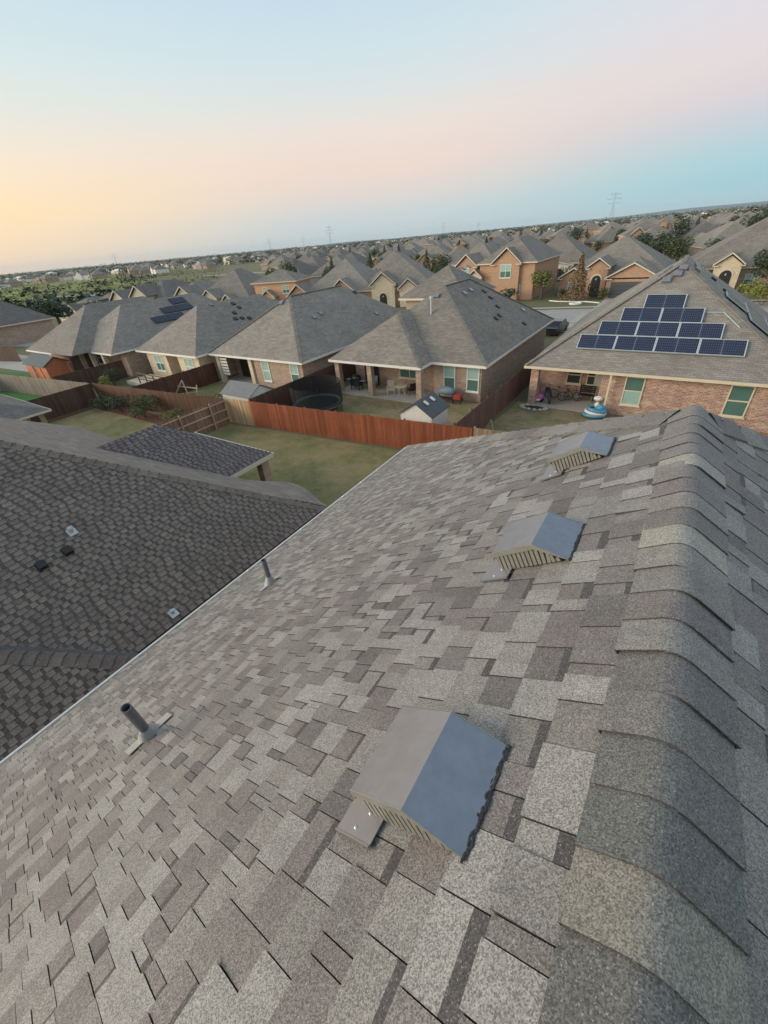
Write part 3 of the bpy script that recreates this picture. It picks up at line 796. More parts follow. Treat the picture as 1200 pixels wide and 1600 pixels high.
mb.face([(PE-6, PYR, NZ-.02), (PE, PYR, NZ-.02), (PE-3, PYR-3, pz-.02)][::-1], (.1, .09, .085)); mb.face([(PE-6, 5, NZ), (PE-6, PYR, NZ), (PE-3, PYR-3, pz), (PE-3, 5, pz)][::-1], (.1, .09, .085))
mb.build('patio_roof_deck', 'granule_dark', nb)
mb = MB(); mb.box(PE-.02, PE+.03, NYR-.1, PYR+.03, NZ-.16, NZ+.02); mb.box(PE-6, PE+.03, PYR, PYR+.05, NZ-.16, NZ+.0); mb.build('fascia', 'trim', nb)
mb = MB(); mb.box(PE-6, PE-.02, NYR, PYR, NZ-.17, NZ-.1); mb.build('patio_ceiling', 'dark', nb)
for px_ in (PE-.45, PE-5.5):
    mb = MB(); mb.box(px_-.2, px_+.2, PYR-.6, PYR-.2, 0, NZ-.17); mb.build('column', 'brick_tan', nb)
mb = MB(); mb.box(PE-6, PE-.2, NYR-.3, PYR-.2, .01, .09); mb.build('patio_slab', 'concrete', nb)
gb = thing('barbecue_grill', (-14.9, 9.0, .09), 'covered black barbecue under the dark patio roof of the left house', 'grill')
mb = MB(); mb.ell((-14.9, 9.0, 1.0), (.42, .32, .28), 12, 8); mb.build('lid', 'grill_blue', gb, True)
mb = MB()
mb.box(-15.25, -14.55, 8.75, 9.25, .5, .92)
for a in (-15.2, -14.6):
    for b in (8.8, 9.2): mb.tube((a, b, .09), (a, b, .6), .025, .025, 6)
mb.build('cart', 'black', gb)

# ---------------------------------------------------------------- parametric pieces for houses
def window(parent, o, ax, w, h, n, upper='glass_light', lower='glass_teal', frame='white', double=False, name='window'):
    o, ax, n = Vector(o), Vector(ax).normalized(), Vector(n).normalized(); z = Vector((0, 0, 1)); t = .07; d_ = n*.05
    mb = MB(); mb.obox(o, ax*w, z*t, d_); mb.obox(o+z*(h-t), ax*w, z*t, d_)
    mb.obox(o+z*t, ax*t, z*(h-2*t), d_); mb.obox(o+z*t+ax*(w-t), ax*t, z*(h-2*t), d_)
    mb.obox(o+z*(h*.5-t/2)+ax*t, ax*(w-2*t), z*t, d_*.9)
    if double: mb.obox(o+z*t+ax*(w/2-t/2), ax*t, z*(h-2*t), d_*1.1)
    f = mb.build(name, frame, parent)
    mb = MB(); mb.obox(o-ax*.06-z*.08, ax*(w+.12), z*.08, n*.10); mb.build('sill', frame, f)
    for zz, mm in ((t, lower), (h*.5, upper)):
        mb = MB(); mb.obox(o+z*zz+ax*t, ax*(w-2*t), z*(h*.5-t), n*.02); mb.build('pane', mm, f)
    return f
def gable_roof(mb, x0, x1, yf, yb, ez, p, ov=.35):
    xm = (x0+x1)/2; hw = (x1-x0)/2+ov; zt = ez+hw*p
    L0, L1, T0, T1 = Vector((xm-hw, yf-ov, ez)), Vector((xm-hw, yb, ez)), Vector((xm, yf-ov, zt)), Vector((xm, yb, zt))
    R0, R1 = Vector((xm+hw, yf-ov, ez)), Vector((xm+hw, yb, ez)); z = Vector((0, 0, .12))
    mb.hexa([R0-z, R1-z, T1-z, T0-z, R0, R1, T1, T0]); mb.hexa([L1-z, L0-z, T0-z, T1-z, L1, L0, T0, T1])
    return zt
def front_gable(parent, x0, x1, yf, yb, ez, p, wall, roof, trim='trim', base=0, arch=None, win=None, stone=False, name='gable'):
    xm = (x0+x1)/2; hw = (x1-x0)/2
    mb = MB(); mb.box(x0, x1, yf, yb, base, ez-.02)
    z1 = ez+hw*p-.05
    mb.face([(x0, yf, ez-.02), (x1, yf, ez-.02), (xm, yf, z1)]); w_ = mb.build(name, wall, parent)
    mb = MB(); zt = gable_roof(mb, x0, x1, yf, yb+hw*1.2, ez, p); mb.build('gable_roof', roof, w_)
    mb = MB(); ov = .35; y = yf-ov-.03
    for sg in (-1, 1):
        a = Vector((xm+sg*(hw+ov), y, ez-.12)); b = Vector((xm, y, zt-.10)); mb.obox(a, b-a, (0, .03, 0), (0, 0, .2))
    mb.box(x0-ov, x0+hw*.22, yf-ov, yf, ez-.22, ez-.10); mb.box(x1-hw*.22, x1+ov, yf-ov, yf, ez-.22, ez-.10)
    mb.build('rake_trim', trim, w_)
    if arch:
        aw, ah = arch; mb = MB(); n = 10; pts = [(xm-aw/2, yf-.03, base), (xm+aw/2, yf-.03, base)]
        for k_ in range(n+1):
            t_ = math.pi*k_/n; pts.append((xm+aw/2*math.cos(t_), yf-.03, base+ah-aw/2+aw/2*math.sin(t_)))
        mb.face(pts); mb.build('arched_doorway', 'dark', w_)
        mb = MB()
        for k_ in range(n):
            t0, t1 = math.pi*k_/n, math.pi*(k_+1)/n
            for r0, r1 in ((aw/2, aw/2+.22),):
                q = [(xm+r_*math.cos(t_), yf-.06, base+ah-aw/2+r_*math.sin(t_)) for r_, t_ in ((r0, t0), (r1, t0), (r1, t1), (r0, t1))]
                mb.face(q); mb.face([q[1], (q[1][0], yf, q[1][2]), (q[2][0], yf, q[2][2]), q[2]])
        mb.build('arch_surround', trim, w_)
        mb = MB(); mb.ell((xm, yf-.08, base+ah-.55), (.12, .08, .16), 8, 6); mb.build('lantern', 'glass_light', w_)
    if win:
        ww, wh, wz = win; window(w_, (xm-ww/2, yf-.005, wz), (1, 0, 0), ww, wh, (0, -1, 0), double=ww > 1.2)
        if stone: pass
    return w_
def body(parent, x0, x1, y0, y1, ez, wall, roof, p=2/3, ov=.45, base=0, trim='trim'):
    mb = MB(); mb.box(x0, x1, y0, y1, base, ez-.1); w_ = mb.build('wall', wall, parent)
    mb = MB(); a, b = hip_faces(mb, x0-ov, x1+ov, y0-ov, y1+ov, ez, p); r_ = mb.build('roof', roof, parent)
    mb = MB()
    X0, X1, Y0, Y1 = x0-ov, x1+ov, y0-ov, y1+ov; t = .03
    mb.box(X0, X1, Y0, Y0+t, ez-.18, ez-.004); mb.box(X0, X1, Y1-t, Y1, ez-.18, ez-.004)
    mb.box(X0, X0+t, Y0+t, Y1-t, ez-.18, ez-.004); mb.box(X1-t, X1, Y0+t, Y1-t, ez-.18, ez-.004)
    mb.box(X0+t, X1-t, Y0+t, Y1-t, ez-.18, ez-.15); mb.build('fascia', trim, parent)
    return w_, r_, a, b
def ridge_bars(parent, pts, mat, w=.28, h=.05, name='ridge_cap'):
    for (a, b) in pts:
        mb = MB(); mb.bar(Vector(a)+Vector((0, 0, .02)), Vector(b)+Vector((0, 0, .02)), w, h); mb.build(name, mat, parent)
def vents(parent, r_, x0, x1, ex, ez, ylist, side=1, p=2/3):
    """small roof fittings on a side slope: distance up from the eave, y"""
    for (u, y, kind) in ylist:
        x = ex-side*u; z = ez+u*p; mb = MB(); s_ = .16
        if kind == 'pipe': mb.tube((x, y, z-.05), (x, y, z+.35), .05, .05, 8); mb.build('vent_pipe', 'alu', r_)
        else:
            n = Vector((side*PS, 0, PC)); a = Vector((-side*PC, 0, PS)); mb.obox(Vector((x, y, z))-a*s_*1.2-n*.01, a*s_*2.4, (0, .42, 0), n*.13); mb.build('roof_vent', 'dark_metal' if kind == 'dark' else 'vent_metal', r_)
def rear_vent(r_, x, u, ey, ez, kind='vent', side=-1, p=2/3):
    y = ey-side*u; z = ez+u*p; mb = MB(); n = Vector((0, side*PS, PC)); a = Vector((0, -side*PC, PS))
    if kind == 'pipe':
        mb.tube((x, y, z-.05), (x, y, z+1.1), .09, .09, 10); mb.tube((x, y, z+1.05), (x, y, z+1.2), .15, .12, 10); mb.build('flue_pipe', 'alu', r_)
    else: mb.obox(Vector((x, y, z))-a*.2-n*.01, a*.4, (.45, 0, 0), n*.16); mb.build('roof_vent', 'vent_metal', r_)

# ---------------------------------------------------------------- house with the solar panels
sh = thing('brick_house', (0, 30, 0), 'pink-red brick house with a stepped array of solar panels on its rear roof', 'house')
SX0, SX1, SY = -7.8, 6.5, 28.3; EZ = 2.75
yb = 48.; SPI = .71
# roof: wide rear hip, narrower forward part
apx = (SX0+SX1)/2; hh = (SX1-SX0)/2; zt = EZ+hh*SPI; A0 = Vector((apx, SY+hh, zt)); A1 = Vector((apx, yb-hh, zt))
mb = MB(); c0, c1, c2, c3 = Vector((SX0, SY, EZ)), Vector((SX1, SY, EZ)), Vector((SX1, yb, EZ)), Vector((SX0, yb, EZ))
mb.face([c0, c1, A0]); mb.face([c1, c2, A1, A0]); mb.face([c2, c3, A1]); mb.face([c3, c0, A0, A1]); mb.face([c3, c2, c1, c0][::1])
srf = mb.build('roof', 'roof_rear', sh)
ridge_bars(srf, [(c0, A0), (c1, A0), (A0, A1)], 'roof_rear')
mb = MB(); mb.box(SX0-.06, SX1+.06, SY-.10, SY, EZ-.16, EZ-.01); mb.box(SX0-.02, SX0+.02, SY, yb, EZ-.2, EZ-.02); mb.build('gutter', 'cream', sh)
mb = MB(); mb.box(SX0+.3, SX1-.3, SY+2.6, yb-.4, 0, EZ-.02); mb.box(-3.05, SX1-.3, SY+.35, SY+2.6, 0, EZ-.02); mb.build('wall', 'brick_red', sh)
mb = MB(); mb.box(SX0+.02, SX1-.02, SY+.02, SY+2.7, EZ-.12, EZ-.03); mb.build('soffit', 'trim', sh)
mb = MB(); mb.box(SX0+.35, SX0+.85, SY+.3, SY+.75, 0, EZ-.12); mb.build('column', 'brick_red', sh)
mb = MB(); mb.box(-7.5, -3.05, SY+.1, SY+2.6, .01, .10); mb.build('patio_slab', 'concrete', sh)
for x in (-5.55, -4.25): window(sh, (x, SY+2.6, 1.05), (1, 0, 0), .95, 1.25, (0, -1, 0), 'dark', 'glass_dark', 'cream')
mb = MB(); mb.box(-3.75, -3.2, SY+2.52, SY+2.58, .1, 2.2); mb.build('door', 'door_pale', sh)
mb = MB(); mb.box(-3.10, -3.03, SY+.5, SY+1.3, .1, 1.6); mb.build('door', 'door_wood', sh)
window(sh, (-1.75, SY+.35, .75), (1, 0, 0), 1.05, 1.75, (0, -1, 0), 'glass_teal', 'glass_light', 'cream')
window(sh, (3.35, SY+.35, .75), (1, 0, 0), 1.05, 1.75, (0, -1, 0), 'glass_teal', 'glass_teal', 'cream')
mb = MB(); mb.bar((-2.55, SY-.02, 0), (-2.55, SY-.02, EZ-.1), .10, .08); mb.build('downspout', 'cream', sh)
mb = MB()
for (u, x, w) in ((1.2, 4.8, 1.1), (0, 0, 0)):
    pass
# panels: rows of 4, 3, 2, 1
SC_, SS_ = math.cos(math.atan(SPI)), math.sin(math.atan(SPI))
def RP(x, s, h=0.): return Vector((x, SY+s*SC_-h*SS_, EZ+s*SS_+h*SC_))
def panel(x0, s0, w=2.13, hgt=1.115):
    mb = MB(); t = .032; H0, H1 = .10, .145
    def bx(xa, xb, sa, sb, h0, h1, m): m.hexa([RP(xa, sa, h0), RP(xb, sa, h0), RP(xb, sb, h0), RP(xa, sb, h0), RP(xa, sa, h1), RP(xb, sa, h1), RP(xb, sb, h1), RP(xa, sb, h1)])
    bx(x0, x0+w, s0, s0+t, H0-.03, H1, mb); bx(x0, x0+w, s0+hgt-t, s0+hgt, H0, H1, mb)
    bx(x0, x0+t*1.6, s0+t, s0+hgt-t, H0, H1, mb); bx(x0+w-t*1.6, x0+w, s0+t, s0+hgt-t, H0, H1, mb)
    p_ = mb.build('solar_panel', 'alu', sh)
    for q in (0, 1):
        xa = x0+t*1.6+q*(w/2-.05); xb = xa+w/2-t*1.6-.03
        mb = MB(); bx(xa, xb, s0+t, s0+hgt-t, H0+.005, H1-.012, mb); c_ = mb.build('cell_field', 'solar_cell', p_)
    mb = MB(); bx(x0+w/2-.035, x0+w/2+.035, s0+t, s0+hgt-t, H0, H1-.008, mb); mb.build('centre_gap', 'solar_line', p_)
    mb = MB(); n = 6
    for k_ in range(1, n):
        s_ = s0+t+(hgt-2*t)*k_/n; bx(x0+.08, x0+w-.08, s_-.008, s_+.008, H1-.013, H1-.0105, mb)
    for k_ in range(1, 20):
        if k_ == 10: continue
        x_ = x0+.05+(w-.1)*k_/20; bx(x_-.006, x_+.006, s0+t, s0+hgt-t, H1-.013, H1-.011, mb)
    mb.build('cell_lines', 'solar_line', p_)
for (n, xs_, s_) in ((4, -5.05, 1.55), (3, -4.12, 2.68), (2, -3.10, 3.80), (1, -2.05, 4.88)):
    for k_ in range(n): panel(xs_+k_*2.14, s_)
mb = MB(); mb.bar(RP(1.1, 4.7, .04), RP(2.1, 4.7, .04), .04); mb.bar(RP(2.1, 4.7, .04), RP(3.0, 3.6, .04), .04); mb.build('conduit', 'alu', sh)
for x, u in ((-1.5, 5.9), (-1.0, 6.3), (-.8, 6.7)): rear_vent(srf, x, u, SY, EZ, p=SPI)
vents(sh, srf, 0, 0, SX0, EZ, [(6.1, 36.0, 'v'), (6.3, 36.9, 'v'), (6.4, 37.8, 'v')], side=-1, p=SPI)
vents(sh, srf, 0, 0, SX1, EZ, [(5.2, 39., 'dark'), (4.4, 37.6, 'dark'), (3.9, 35.6, 'dark'), (6.3, 36.6, 'v'), (6.3, 37.5, 'v'), (6.4, 38.4, 'v'), (6.4, 39.3, 'v')], side=1, p=SPI)
# the side slope's lower roof section on the right
mb = MB()
def RS(y, u, h=0.): return Vector((SX1-u*SC_+h*SS_, y, EZ+u*SS_+h*SC_))
for (ya, ua) in ((33.0, .4), (33.0, 2.1), (35.1, .4), (35.1, 2.1), (37.2, .4), (37.2, 2.1), (35.1, 3.8)):
    mb = MB(); mb.hexa([RS(ya, ua, .08), RS(ya+2.05, ua, .08), RS(ya+2.05, ua+1.65, .08), RS(ya, ua+1.65, .08), RS(ya, ua, .14), RS(ya+2.05, ua, .14), RS(ya+2.05, ua+1.65, .14), RS(ya, ua+1.65, .14)]); sp_ = mb.build('solar_panel', 'alu', sh)
    mb = MB(); mb.hexa([RS(ya+.06, ua+.06, .10), RS(ya+1.99, ua+.06, .10), RS(ya+1.99, ua+1.59, .10), RS(ya+.06, ua+1.59, .10), RS(ya+.06, ua+.06, .145), RS(ya+1.99, ua+.06, .145), RS(ya+1.99, ua+1.59, .145), RS(ya+.06, ua+1.59, .145)]); mb.build('cell_field', 'solar_cell', sp_)
mb = MB()


# things on that patio
def bicycle(x, y, z, rz, label, frame):
    t = thing('bicycle', (x, y, z), label, 'bicycle', rz=rz, local=True)
    for cx in (-.5, .5):
        mb = MB(); mb.ring((cx, 0, .33), .30, .022, 20, 5, (0, 1, 0)); w_ = mb.build('wheel', 'black', t)
        mb = MB()
        for k_ in range(6): a = math.pi*k_/6; mb.bar((cx-.3*math.cos(a), 0, .33-.3*math.sin(a)), (cx+.3*math.cos(a), 0, .33+.3*math.sin(a)), .006)
        mb.tube((cx, -.05, .33), (cx, .05, .33), .03, .03, 8); mb.build('spokes', 'alu', w_)
    mb = MB()
    for a, b in (((-.5, .33), (-.1, .33)), ((-.1, .33), (-.2, .80)), ((-.18, .72), (.34, .76)), ((-.1, .33), (.36, .68)), ((-.5, .33), (-.18, .72)), ((.5, .33), (.32, .92))):
        mb.tube((a[0], 0, a[1]), (b[0], 0, b[1]), .018, .018, 7)
    mb.build('frame', frame, t)
    mb = MB(); mb.ell((-.22, 0, .83), (.14, .07, .04), 10, 5); mb.build('saddle', 'black', t)
    mb = MB(); mb.tube((.31, -.25, .95), (.31, .25, .95), .015, .015, 7); mb.tube((.31, -.25, .95), (.22, -.27, .95), .018, .018, 6); mb.tube((.31, .25, .95), (.22, .27, .95), .018, .018, 6); mb.build('handlebar', 'black', t)
    mb = MB(); mb.ring((-.1, .04, .33), .08, .012, 12, 4, (0, 1, 0)); mb.bar((-.1, .06, .33), (-.02, .06, .2), .015); mb.box(-.06, .02, .05, .13, .18, .2); mb.build('crank', 'dark_metal', t)
    return t
bicycle(-4.95, SY+1.7, .1, .25, 'bicycle with dark frame leaning near the dark windows of the solar-panel house patio', 'dark_metal')
bicycle(-5.6, SY+1.9, .1, -.15, 'bicycle standing behind the other one by the patio wall', 'steel')
def motorbike(x, y, z, rz, label, bodym, seatm):
    t = thing('motorcycle', (x, y, z), label, 'motorcycle', rz=rz, local=True)
    for cx in (-.68, .68):
        mb = MB(); mb.ring((cx, 0, .31), .25, .06, 20, 6, (0, 1, 0)); w_ = mb.build('wheel', 'black', t)
        mb = MB(); mb.tube((cx, -.03, .31), (cx, .03, .31), .2, .2, 14); mb.build('hub', 'steel', w_)
    mb = MB(); mb.ell((.12, 0, .78), (.34, .16, .15), 12, 8); mb.build('fuel_tank', bodym, t, True)
    mb = MB(); mb.ell((-.38, 0, .74), (.38, .14, .08), 12, 6); mb.build('seat', seatm, t, True)
    mb = MB(); mb.box(-.2, .28, -.14, .14, .28, .62); mb.tube((-.1, .17, .3), (-.8, .2, .33), .045, .05, 8); mb.build('engine', 'steel', t)
    mb = MB(); mb.tube((.68, -.09, .31), (.46, -.09, .95), .03, .03, 8); mb.tube((.68, .09, .31), (.46, .09, .95), .03, .03, 8); mb.tube((.42, -.36, 1.02), (.42, .36, 1.02), .018, .018, 7); mb.build('fork', 'steel', t)
    mb = MB(); mb.ell((.56, 0, .92), (.1, .1, .1), 10, 8); mb.build('headlight', 'white', t, True)
    mb = MB(); mb.ell((.7, 0, .62), (.26, .08, .07), 10, 5); mb.ell((-.72, 0, .66), (.26, .09, .07), 10, 5); mb.build('mudguard', bodym, t, True)
    return t
motorbike(-6.35, SY+1.25, .1, 2.0, 'black motorcycle parked on the patio beside the brick corner column of the solar-panel house', 'black', 'dark_metal')
bn = thing('bench', (-4.0, SY+2.1, .1), 'dark slatted bench against the patio wall under the second dark window', 'bench')
mb = MB()
for k_ in range(4): mb.box(-4.5, -3.5, SY+1.85+k_*.12, SY+1.94+k_*.12, .52, .56)
mb.build('seat', 'black', bn)
for k_ in range(4): mb = MB(); mb.box(-4.5, -3.5, SY+2.34, SY+2.38, .62+k_*.13, .71+k_*.13); mb.build('back_slat', 'black', bn)
for a in (-4.48, -3.56):
    for b in (1.88, 2.32): mb = MB(); mb.box(a, a+.05, SY+b, SY+b+.05, .1, .56 if b < 2 else 1.1); mb.build('leg', 'black', bn)
# pink and white toy
ty = thing('toy_car', (-6.85, SY+.95, .1), 'pink and white ride-on toy beside the brick column of the patio', 'toy')
mb = MB(); mb.ell((-6.85, SY+.95, .48), (.34, .22, .2), 12, 7); mb.box(-7.05, -6.6, SY+.8, SY+1.1, .3, .45); mb.build('body', 'pink', ty, True)
mb = MB(); mb.box(-7.1, -6.98, SY+.78, SY+1.1, .45, .85); mb.ell((-6.9, SY+.75, .28), (.24, .1, .1), 10, 6); mb.build('seat', 'white', ty)
for a in (-7.05, -6.65):
    for b in (.74, 1.12): mb = MB(); mb.tube((a, SY+b, .2), (a, SY+b+.06, .2), .1, .1, 10); mb.build('wheel', 'black', ty)
# stone ring planter
rp = thing('stone_ring', (-6.85, SY-.35, 0), 'low ring of pale edging stones with dark soil at the foot of the patio column', 'planter')
for k_ in range(14):
    a = 2*math.pi*k_/14; c_ = Vector((-6.85+.85*math.cos(a), SY-.25+.45*math.sin(a), .07)); mb = MB()
    mb.ell(c_, (.17, .13, .09), 8, 5, jit=.06); mb.build('edging_stone', 'concrete', rp)
mb = MB(); mb.ell((-6.85, SY-.25, .02), (.75, .36, .07), 14, 6); mb.build('soil', 'dark', rp)
# inflatable pool and jug
pl = thing('inflatable_pool', (-2.95, SY-.3, 0), 'half-collapsed blue inflatable pool on the grass by the downspout', 'paddling pool')
for k_ in range(3):
    mb = MB(); mb.ring((-3.0+.05*k_, SY-.3, .12+.17*k_), .62-.04*k_, .10, 22, 6, (.08*k_, .10, 1)); mb.build('ring', 'blue_vinyl' if k_ != 1 else 'white', pl, True)
mb = MB(); mb.ell((-2.7, SY-.25, .5), (.34, .25, .26), 10, 7, jit=.12); mb.build('crumpled_float', 'blue_vinyl', pl)
jg = thing('water_jug', (-3.05, SY+.12, .1), 'white plastic water jug standing on the patio edge behind the blue pool', 'jug')
mb = MB(); mb.tube((-3.0, SY+.25, .1), (-3.0, SY+.25, .6), .17, .17, 14); mb.tube((-3.0, SY+.25, .6), (-3.0, SY+.25, .75), .17, .05, 14); mb.build('bottle', 'white', jg)
mb = MB(); mb.ell((-3.0, SY+.3, .95), (.3, .2, .16), 10, 6, jit=.1); mb.build('lid', 'white', jg)
mb = MB(); fp = thing('wooden_stand', (-7.95, 22.7, 0), 'small bare-wood A-frame stand leaning in the grass by the side fence', 'stand')
for a in (-.35, .35): mb = MB(); mb.bar((-7.95+a, 22.5, 0), (-7.95, 22.7, .95), .09, .07); mb.build('leg', 'wood_raw', fp)
# dark blue tarp covered thing below the right slope
tp_ = thing('covered_trailer', (5.5, 21.5, 0), 'low blue-grey tarp-covered trailer behind the right edge of the foreground roof', 'trailer')
mb = MB()
for k_ in range(5): mb.hexa([(2.6+k_*1.3, 20.2, .5), (3.9+k_*1.3, 20.2, .5), (3.9+k_*1.3, 23.4, .5), (2.6+k_*1.3, 23.4, .5), (2.7+k_*1.3, 20.4, 1.7+.12*(k_ % 2)), (3.8+k_*1.3, 20.4, 1.75), (3.8+k_*1.3, 23.2, 1.9), (2.7+k_*1.3, 23.2, 1.85)])
mb.build('tarp', 'blue_dark', tp_)
for k_ in range(3): mb = MB(); mb.tube((3.5+k_*2, 20.1, .3), (3.5+k_*2, 20.3, .3), .3, .3, 14); mb.build('wheel', 'black', tp_)

# ---------------------------------------------------------------- brick house with patio and grill (centre)
h3 = thing('brick_house', (-16.5, 28, 0), 'tan brick house with a three-column rear patio and an upper-storey bump at its left', 'house')
X0, X1, XM = -22.9, -10.2, -14.4; Y0, Y1, YF = 25.7, 27.35, 45.0
mb = MB()
hw = (X1-X0)/2; xm = (X0+X1)/2
# main hip
a = Vector((xm, Y1+hw, EZ+hw*2/3)); b = Vector((xm, YF-hw, EZ+hw*2/3))
c0, c1, c2, c3 = Vector((X0, Y1, EZ)), Vector((X1, Y1, EZ)), Vector((X1, YF, EZ)), Vector((X0, YF, EZ))
mb.face([c0, c1, a]); mb.face([c1, c2, b, a]); mb.face([c2, c3, b]); mb.face([c3, c0, a, b])
r3 = mb.build('roof', 'roof_warm', h3)
# projecting patio hip
pw = (XM-X0)/2; pm = (XM+X0)/2
mb = MB(); e0, e1 = Vector((X0, Y0, EZ)), Vector((XM, Y0, EZ)); pa = Vector((pm, Y0+pw, EZ+pw*2/3)); pb = Vector((pm, Y0+pw+4, EZ+pw*2/3))
mb.face([e0, e1, pa]); mb.face([e1, Vector((XM, Y0+pw+4, EZ)), pb, pa]); mb.face([Vector((X0, Y0+pw+4, EZ)), e0, pa, pb])
rp3 = mb.build('patio_roof', 'roof_warm', h3)
ridge_bars(r3, [(c1, a), (a, b), (c2, b)], 'roof_warm'); ridge_bars(rp3, [(e1, pa)], 'roof_warm')
mb = MB(); mb.box(X0, XM, Y0-.03, Y0, EZ-.18, EZ); mb.box(XM, X1, Y1-.03, Y1, EZ-.18, EZ); mb.box(X1, X1+.03, Y1-.03, YF, EZ-.18, EZ); mb.box(XM-.0, XM+.03, Y0, Y1, EZ-.18, EZ)
mb.box(X0-.03, X0, Y0, YF, EZ-.18, EZ); mb.box(X0+.02, XM-.02, Y0+.02, Y1+1.8, EZ-.16, EZ-.12); mb.box(XM, X1, Y1+.01, Y1+.6, EZ-.16, EZ-.12); mb.box(X1-.6, X1, Y1+.6, YF, EZ-.16, EZ-.12); mb.build('fascia', 'white', h3)
mb = MB(); mb.box(X0+.4, XM, Y1+1.3, YF-.5, 0, EZ-.05); mb.box(XM, X1-.45, Y1+.45, YF-.5, 0, EZ-.05); mb.build('wall', 'brick_tan', h3)
for x in (X0+.35, -19.35, XM-.55): mb = MB(); mb.box(x, x+.42, Y0+.25, Y0+.67, 0, EZ-.16); mb.build('column', 'brick_tan', h3)
mb = MB(); mb.box(X0+.2, XM, Y0+.15, Y1+1.3, .01, .10); mb.build('patio_slab', 'concrete', h3)
window(h3, (-18.0, Y1+1.3, .95), (1, 0, 0), 1.9, 1.35, (0, -1, 0), 'glass_teal', 'glass_teal', 'trim', double=True)
mb = MB(); mb.box(-21.5, -20.1, Y1+1.22, Y1+1.3, .1, 2.25); mb.build('door', 'dark', h3)
window(h3, (-13.6, Y1+.45, .75), (1, 0, 0), .95, 1.75, (0, -1, 0)); window(h3, (-11.75, Y1+.45, .75), (1, 0, 0), .95, 1.75, (0, -1, 0))
# second-storey bump on the left
bx0, bx1, by0, by1, bz = -21.1, -15.48, 35.3, 41.2, 5.95
mb = MB(); mb.box(bx0, bx1, by0, by1, 2.4, bz-.1); mb.build('upper_wall', 'siding', h3)
mb = MB(); ua, ub = hip_faces(mb, bx0-.5, bx1+.5, by0-.5, by1+.5, bz); ur = mb.build('upper_roof', 'roof_warm', h3)
mb = MB(); mb.box(bx0-.5, bx1+.5, by0-.5, by0-.47, bz-.17, bz-.004); mb.box(bx0-.5, bx1+.5, by0-.47, by1+.5, bz-.17, bz-.14); mb.build('upper_fascia', 'trim', h3)
rear_vent(r3, -16.4, 3.9, Y1, EZ, 'pipe'); rear_vent(r3, -16.9, 5.4, Y1, EZ); 
vents(h3, r3, 0, 0, X1, EZ, [(5.2, 35.0, 'v'), (5.3, 36.5, 'v'), (4.8, 38.4, 'dark'), (4.1, 38.2, 'dark'), (3.2, 37.6, 'dark'), (2.4, 35.2, 'dark'), (2.5, 36.2, 'dark'), (3.8, 41.5, 'dark'), (1.0, 38.5, 'dark'), (2.0, 41, 'v')], side=1)
vents(h3, ur, 0, 0, bx1+.5, bz, [(2.6, 39.6, 'v'), (2.7, 41, 'v')])
# patio furniture and grills
gr = thing('barbecue_grill', (-21.3, 27.0, .1), 'large black barbecue with its lid closed on the left part of the tan house patio', 'grill')
mb = MB(); mb.box(-21.75, -20.85, 26.7, 27.3, .45, .95); mb.build('firebox', 'black', gr)
mb = MB(); mb.ell((-21.3, 27.0, 1.05), (.48, .36, .30), 12, 8); mb.build('lid', 'dark_metal', gr, True)
mb = MB(); mb.box(-22.25, -21.78, 26.8, 27.2, .88, .93); mb.box(-20.82, -20.35, 26.8, 27.2, .88, .93); mb.build('side_shelf', 'grill_blue', gr)
for a in (-21.7, -20.9):
    for b in (26.75, 27.25): mb = MB(); mb.bar((a, b, .1), (a, b, .5), .05); mb.build('leg', 'dark_metal', gr)
def patio_chair(x, y, z, rz, label, fr, cu):
    t = thing('patio_chair', (x, y, z), label, 'chair', 'patio chairs', rz, True)
    mb = MB(); mb.box(-.28, .28, -.28, .26, .36, .46); mb.build('seat', cu, t)
    mb = MB(); mb.hexa([(-.27, .24, .46), (.27, .24, .46), (.27, .31, .46), (-.27, .31, .46), (-.27, .36, .98), (.27, .36, .98), (.27, .42, .98), (-.27, .42, .98)]); mb.build('backrest', cu, t)
    for a in (-.28, .28):
        for b in (-.27, .27): mb = MB(); mb.tube((a, b, 0), (a, b, .62 if b < 0 else .5), .02, .02, 6); mb.build('leg', fr, t)
        mb = MB(); mb.bar((a, -.3, .62), (a, .3, .62), .04); mb.build('armrest', fr, t)
    return t
patio_chair(-17.9, 27.0, .1, .5, 'pale-cushioned patio chair nearest the middle column of the tan house', 'white', 'trim')
patio_chair(-16.2, 27.4, .1, -2.2, 'dark patio chair near the right column of the tan house', 'black', 'black')
patio_chair(-20.0, 27.6, .1, .2, 'grey patio chair just left of the middle column, beside the black barbecue', 'steel', 'grill_blue')
pt = thing('patio_table', (-17.0, 27.1, .1), 'pale glass-topped patio table between the chairs under the window', 'table')
mb = MB(); mb.tube((-17.0, 27.1, .76), (-17, 27.1, .79), .5, .5, 20); mb.build('table_top', 'trim', pt)
for a in (0, 1.57, 3.14, 4.71): mb = MB(); mb.tube((-17+.35*math.cos(a), 27.1+.35*math.sin(a), .1), (-17+.2*math.cos(a), 27.1+.2*math.sin(a), .76), .02, .02, 6); mb.build('leg', 'white', pt)
gc = thing('barbecue_grill', (-12.9, 26.9, 0), 'blue-grey covered barbecue with a red side box against the brick between two windows', 'grill')
mb = MB(); mb.ell((-12.95, 26.95, .9), (.72, .36, .30), 12, 8); mb.box(-13.55, -12.35, 26.65, 27.25, .7, .95); mb.build('cover', 'grill_blue', gc, True)
mb = MB(); mb.box(-12.3, -11.75, 26.7, 27.1, .4, .75); mb.build('side_box', 'red', gc)
mb = MB(); mb.box(-13.6, -11.7, 26.7, 27.2, .33, .38); mb.build('lower_shelf', 'dark_metal', gc)
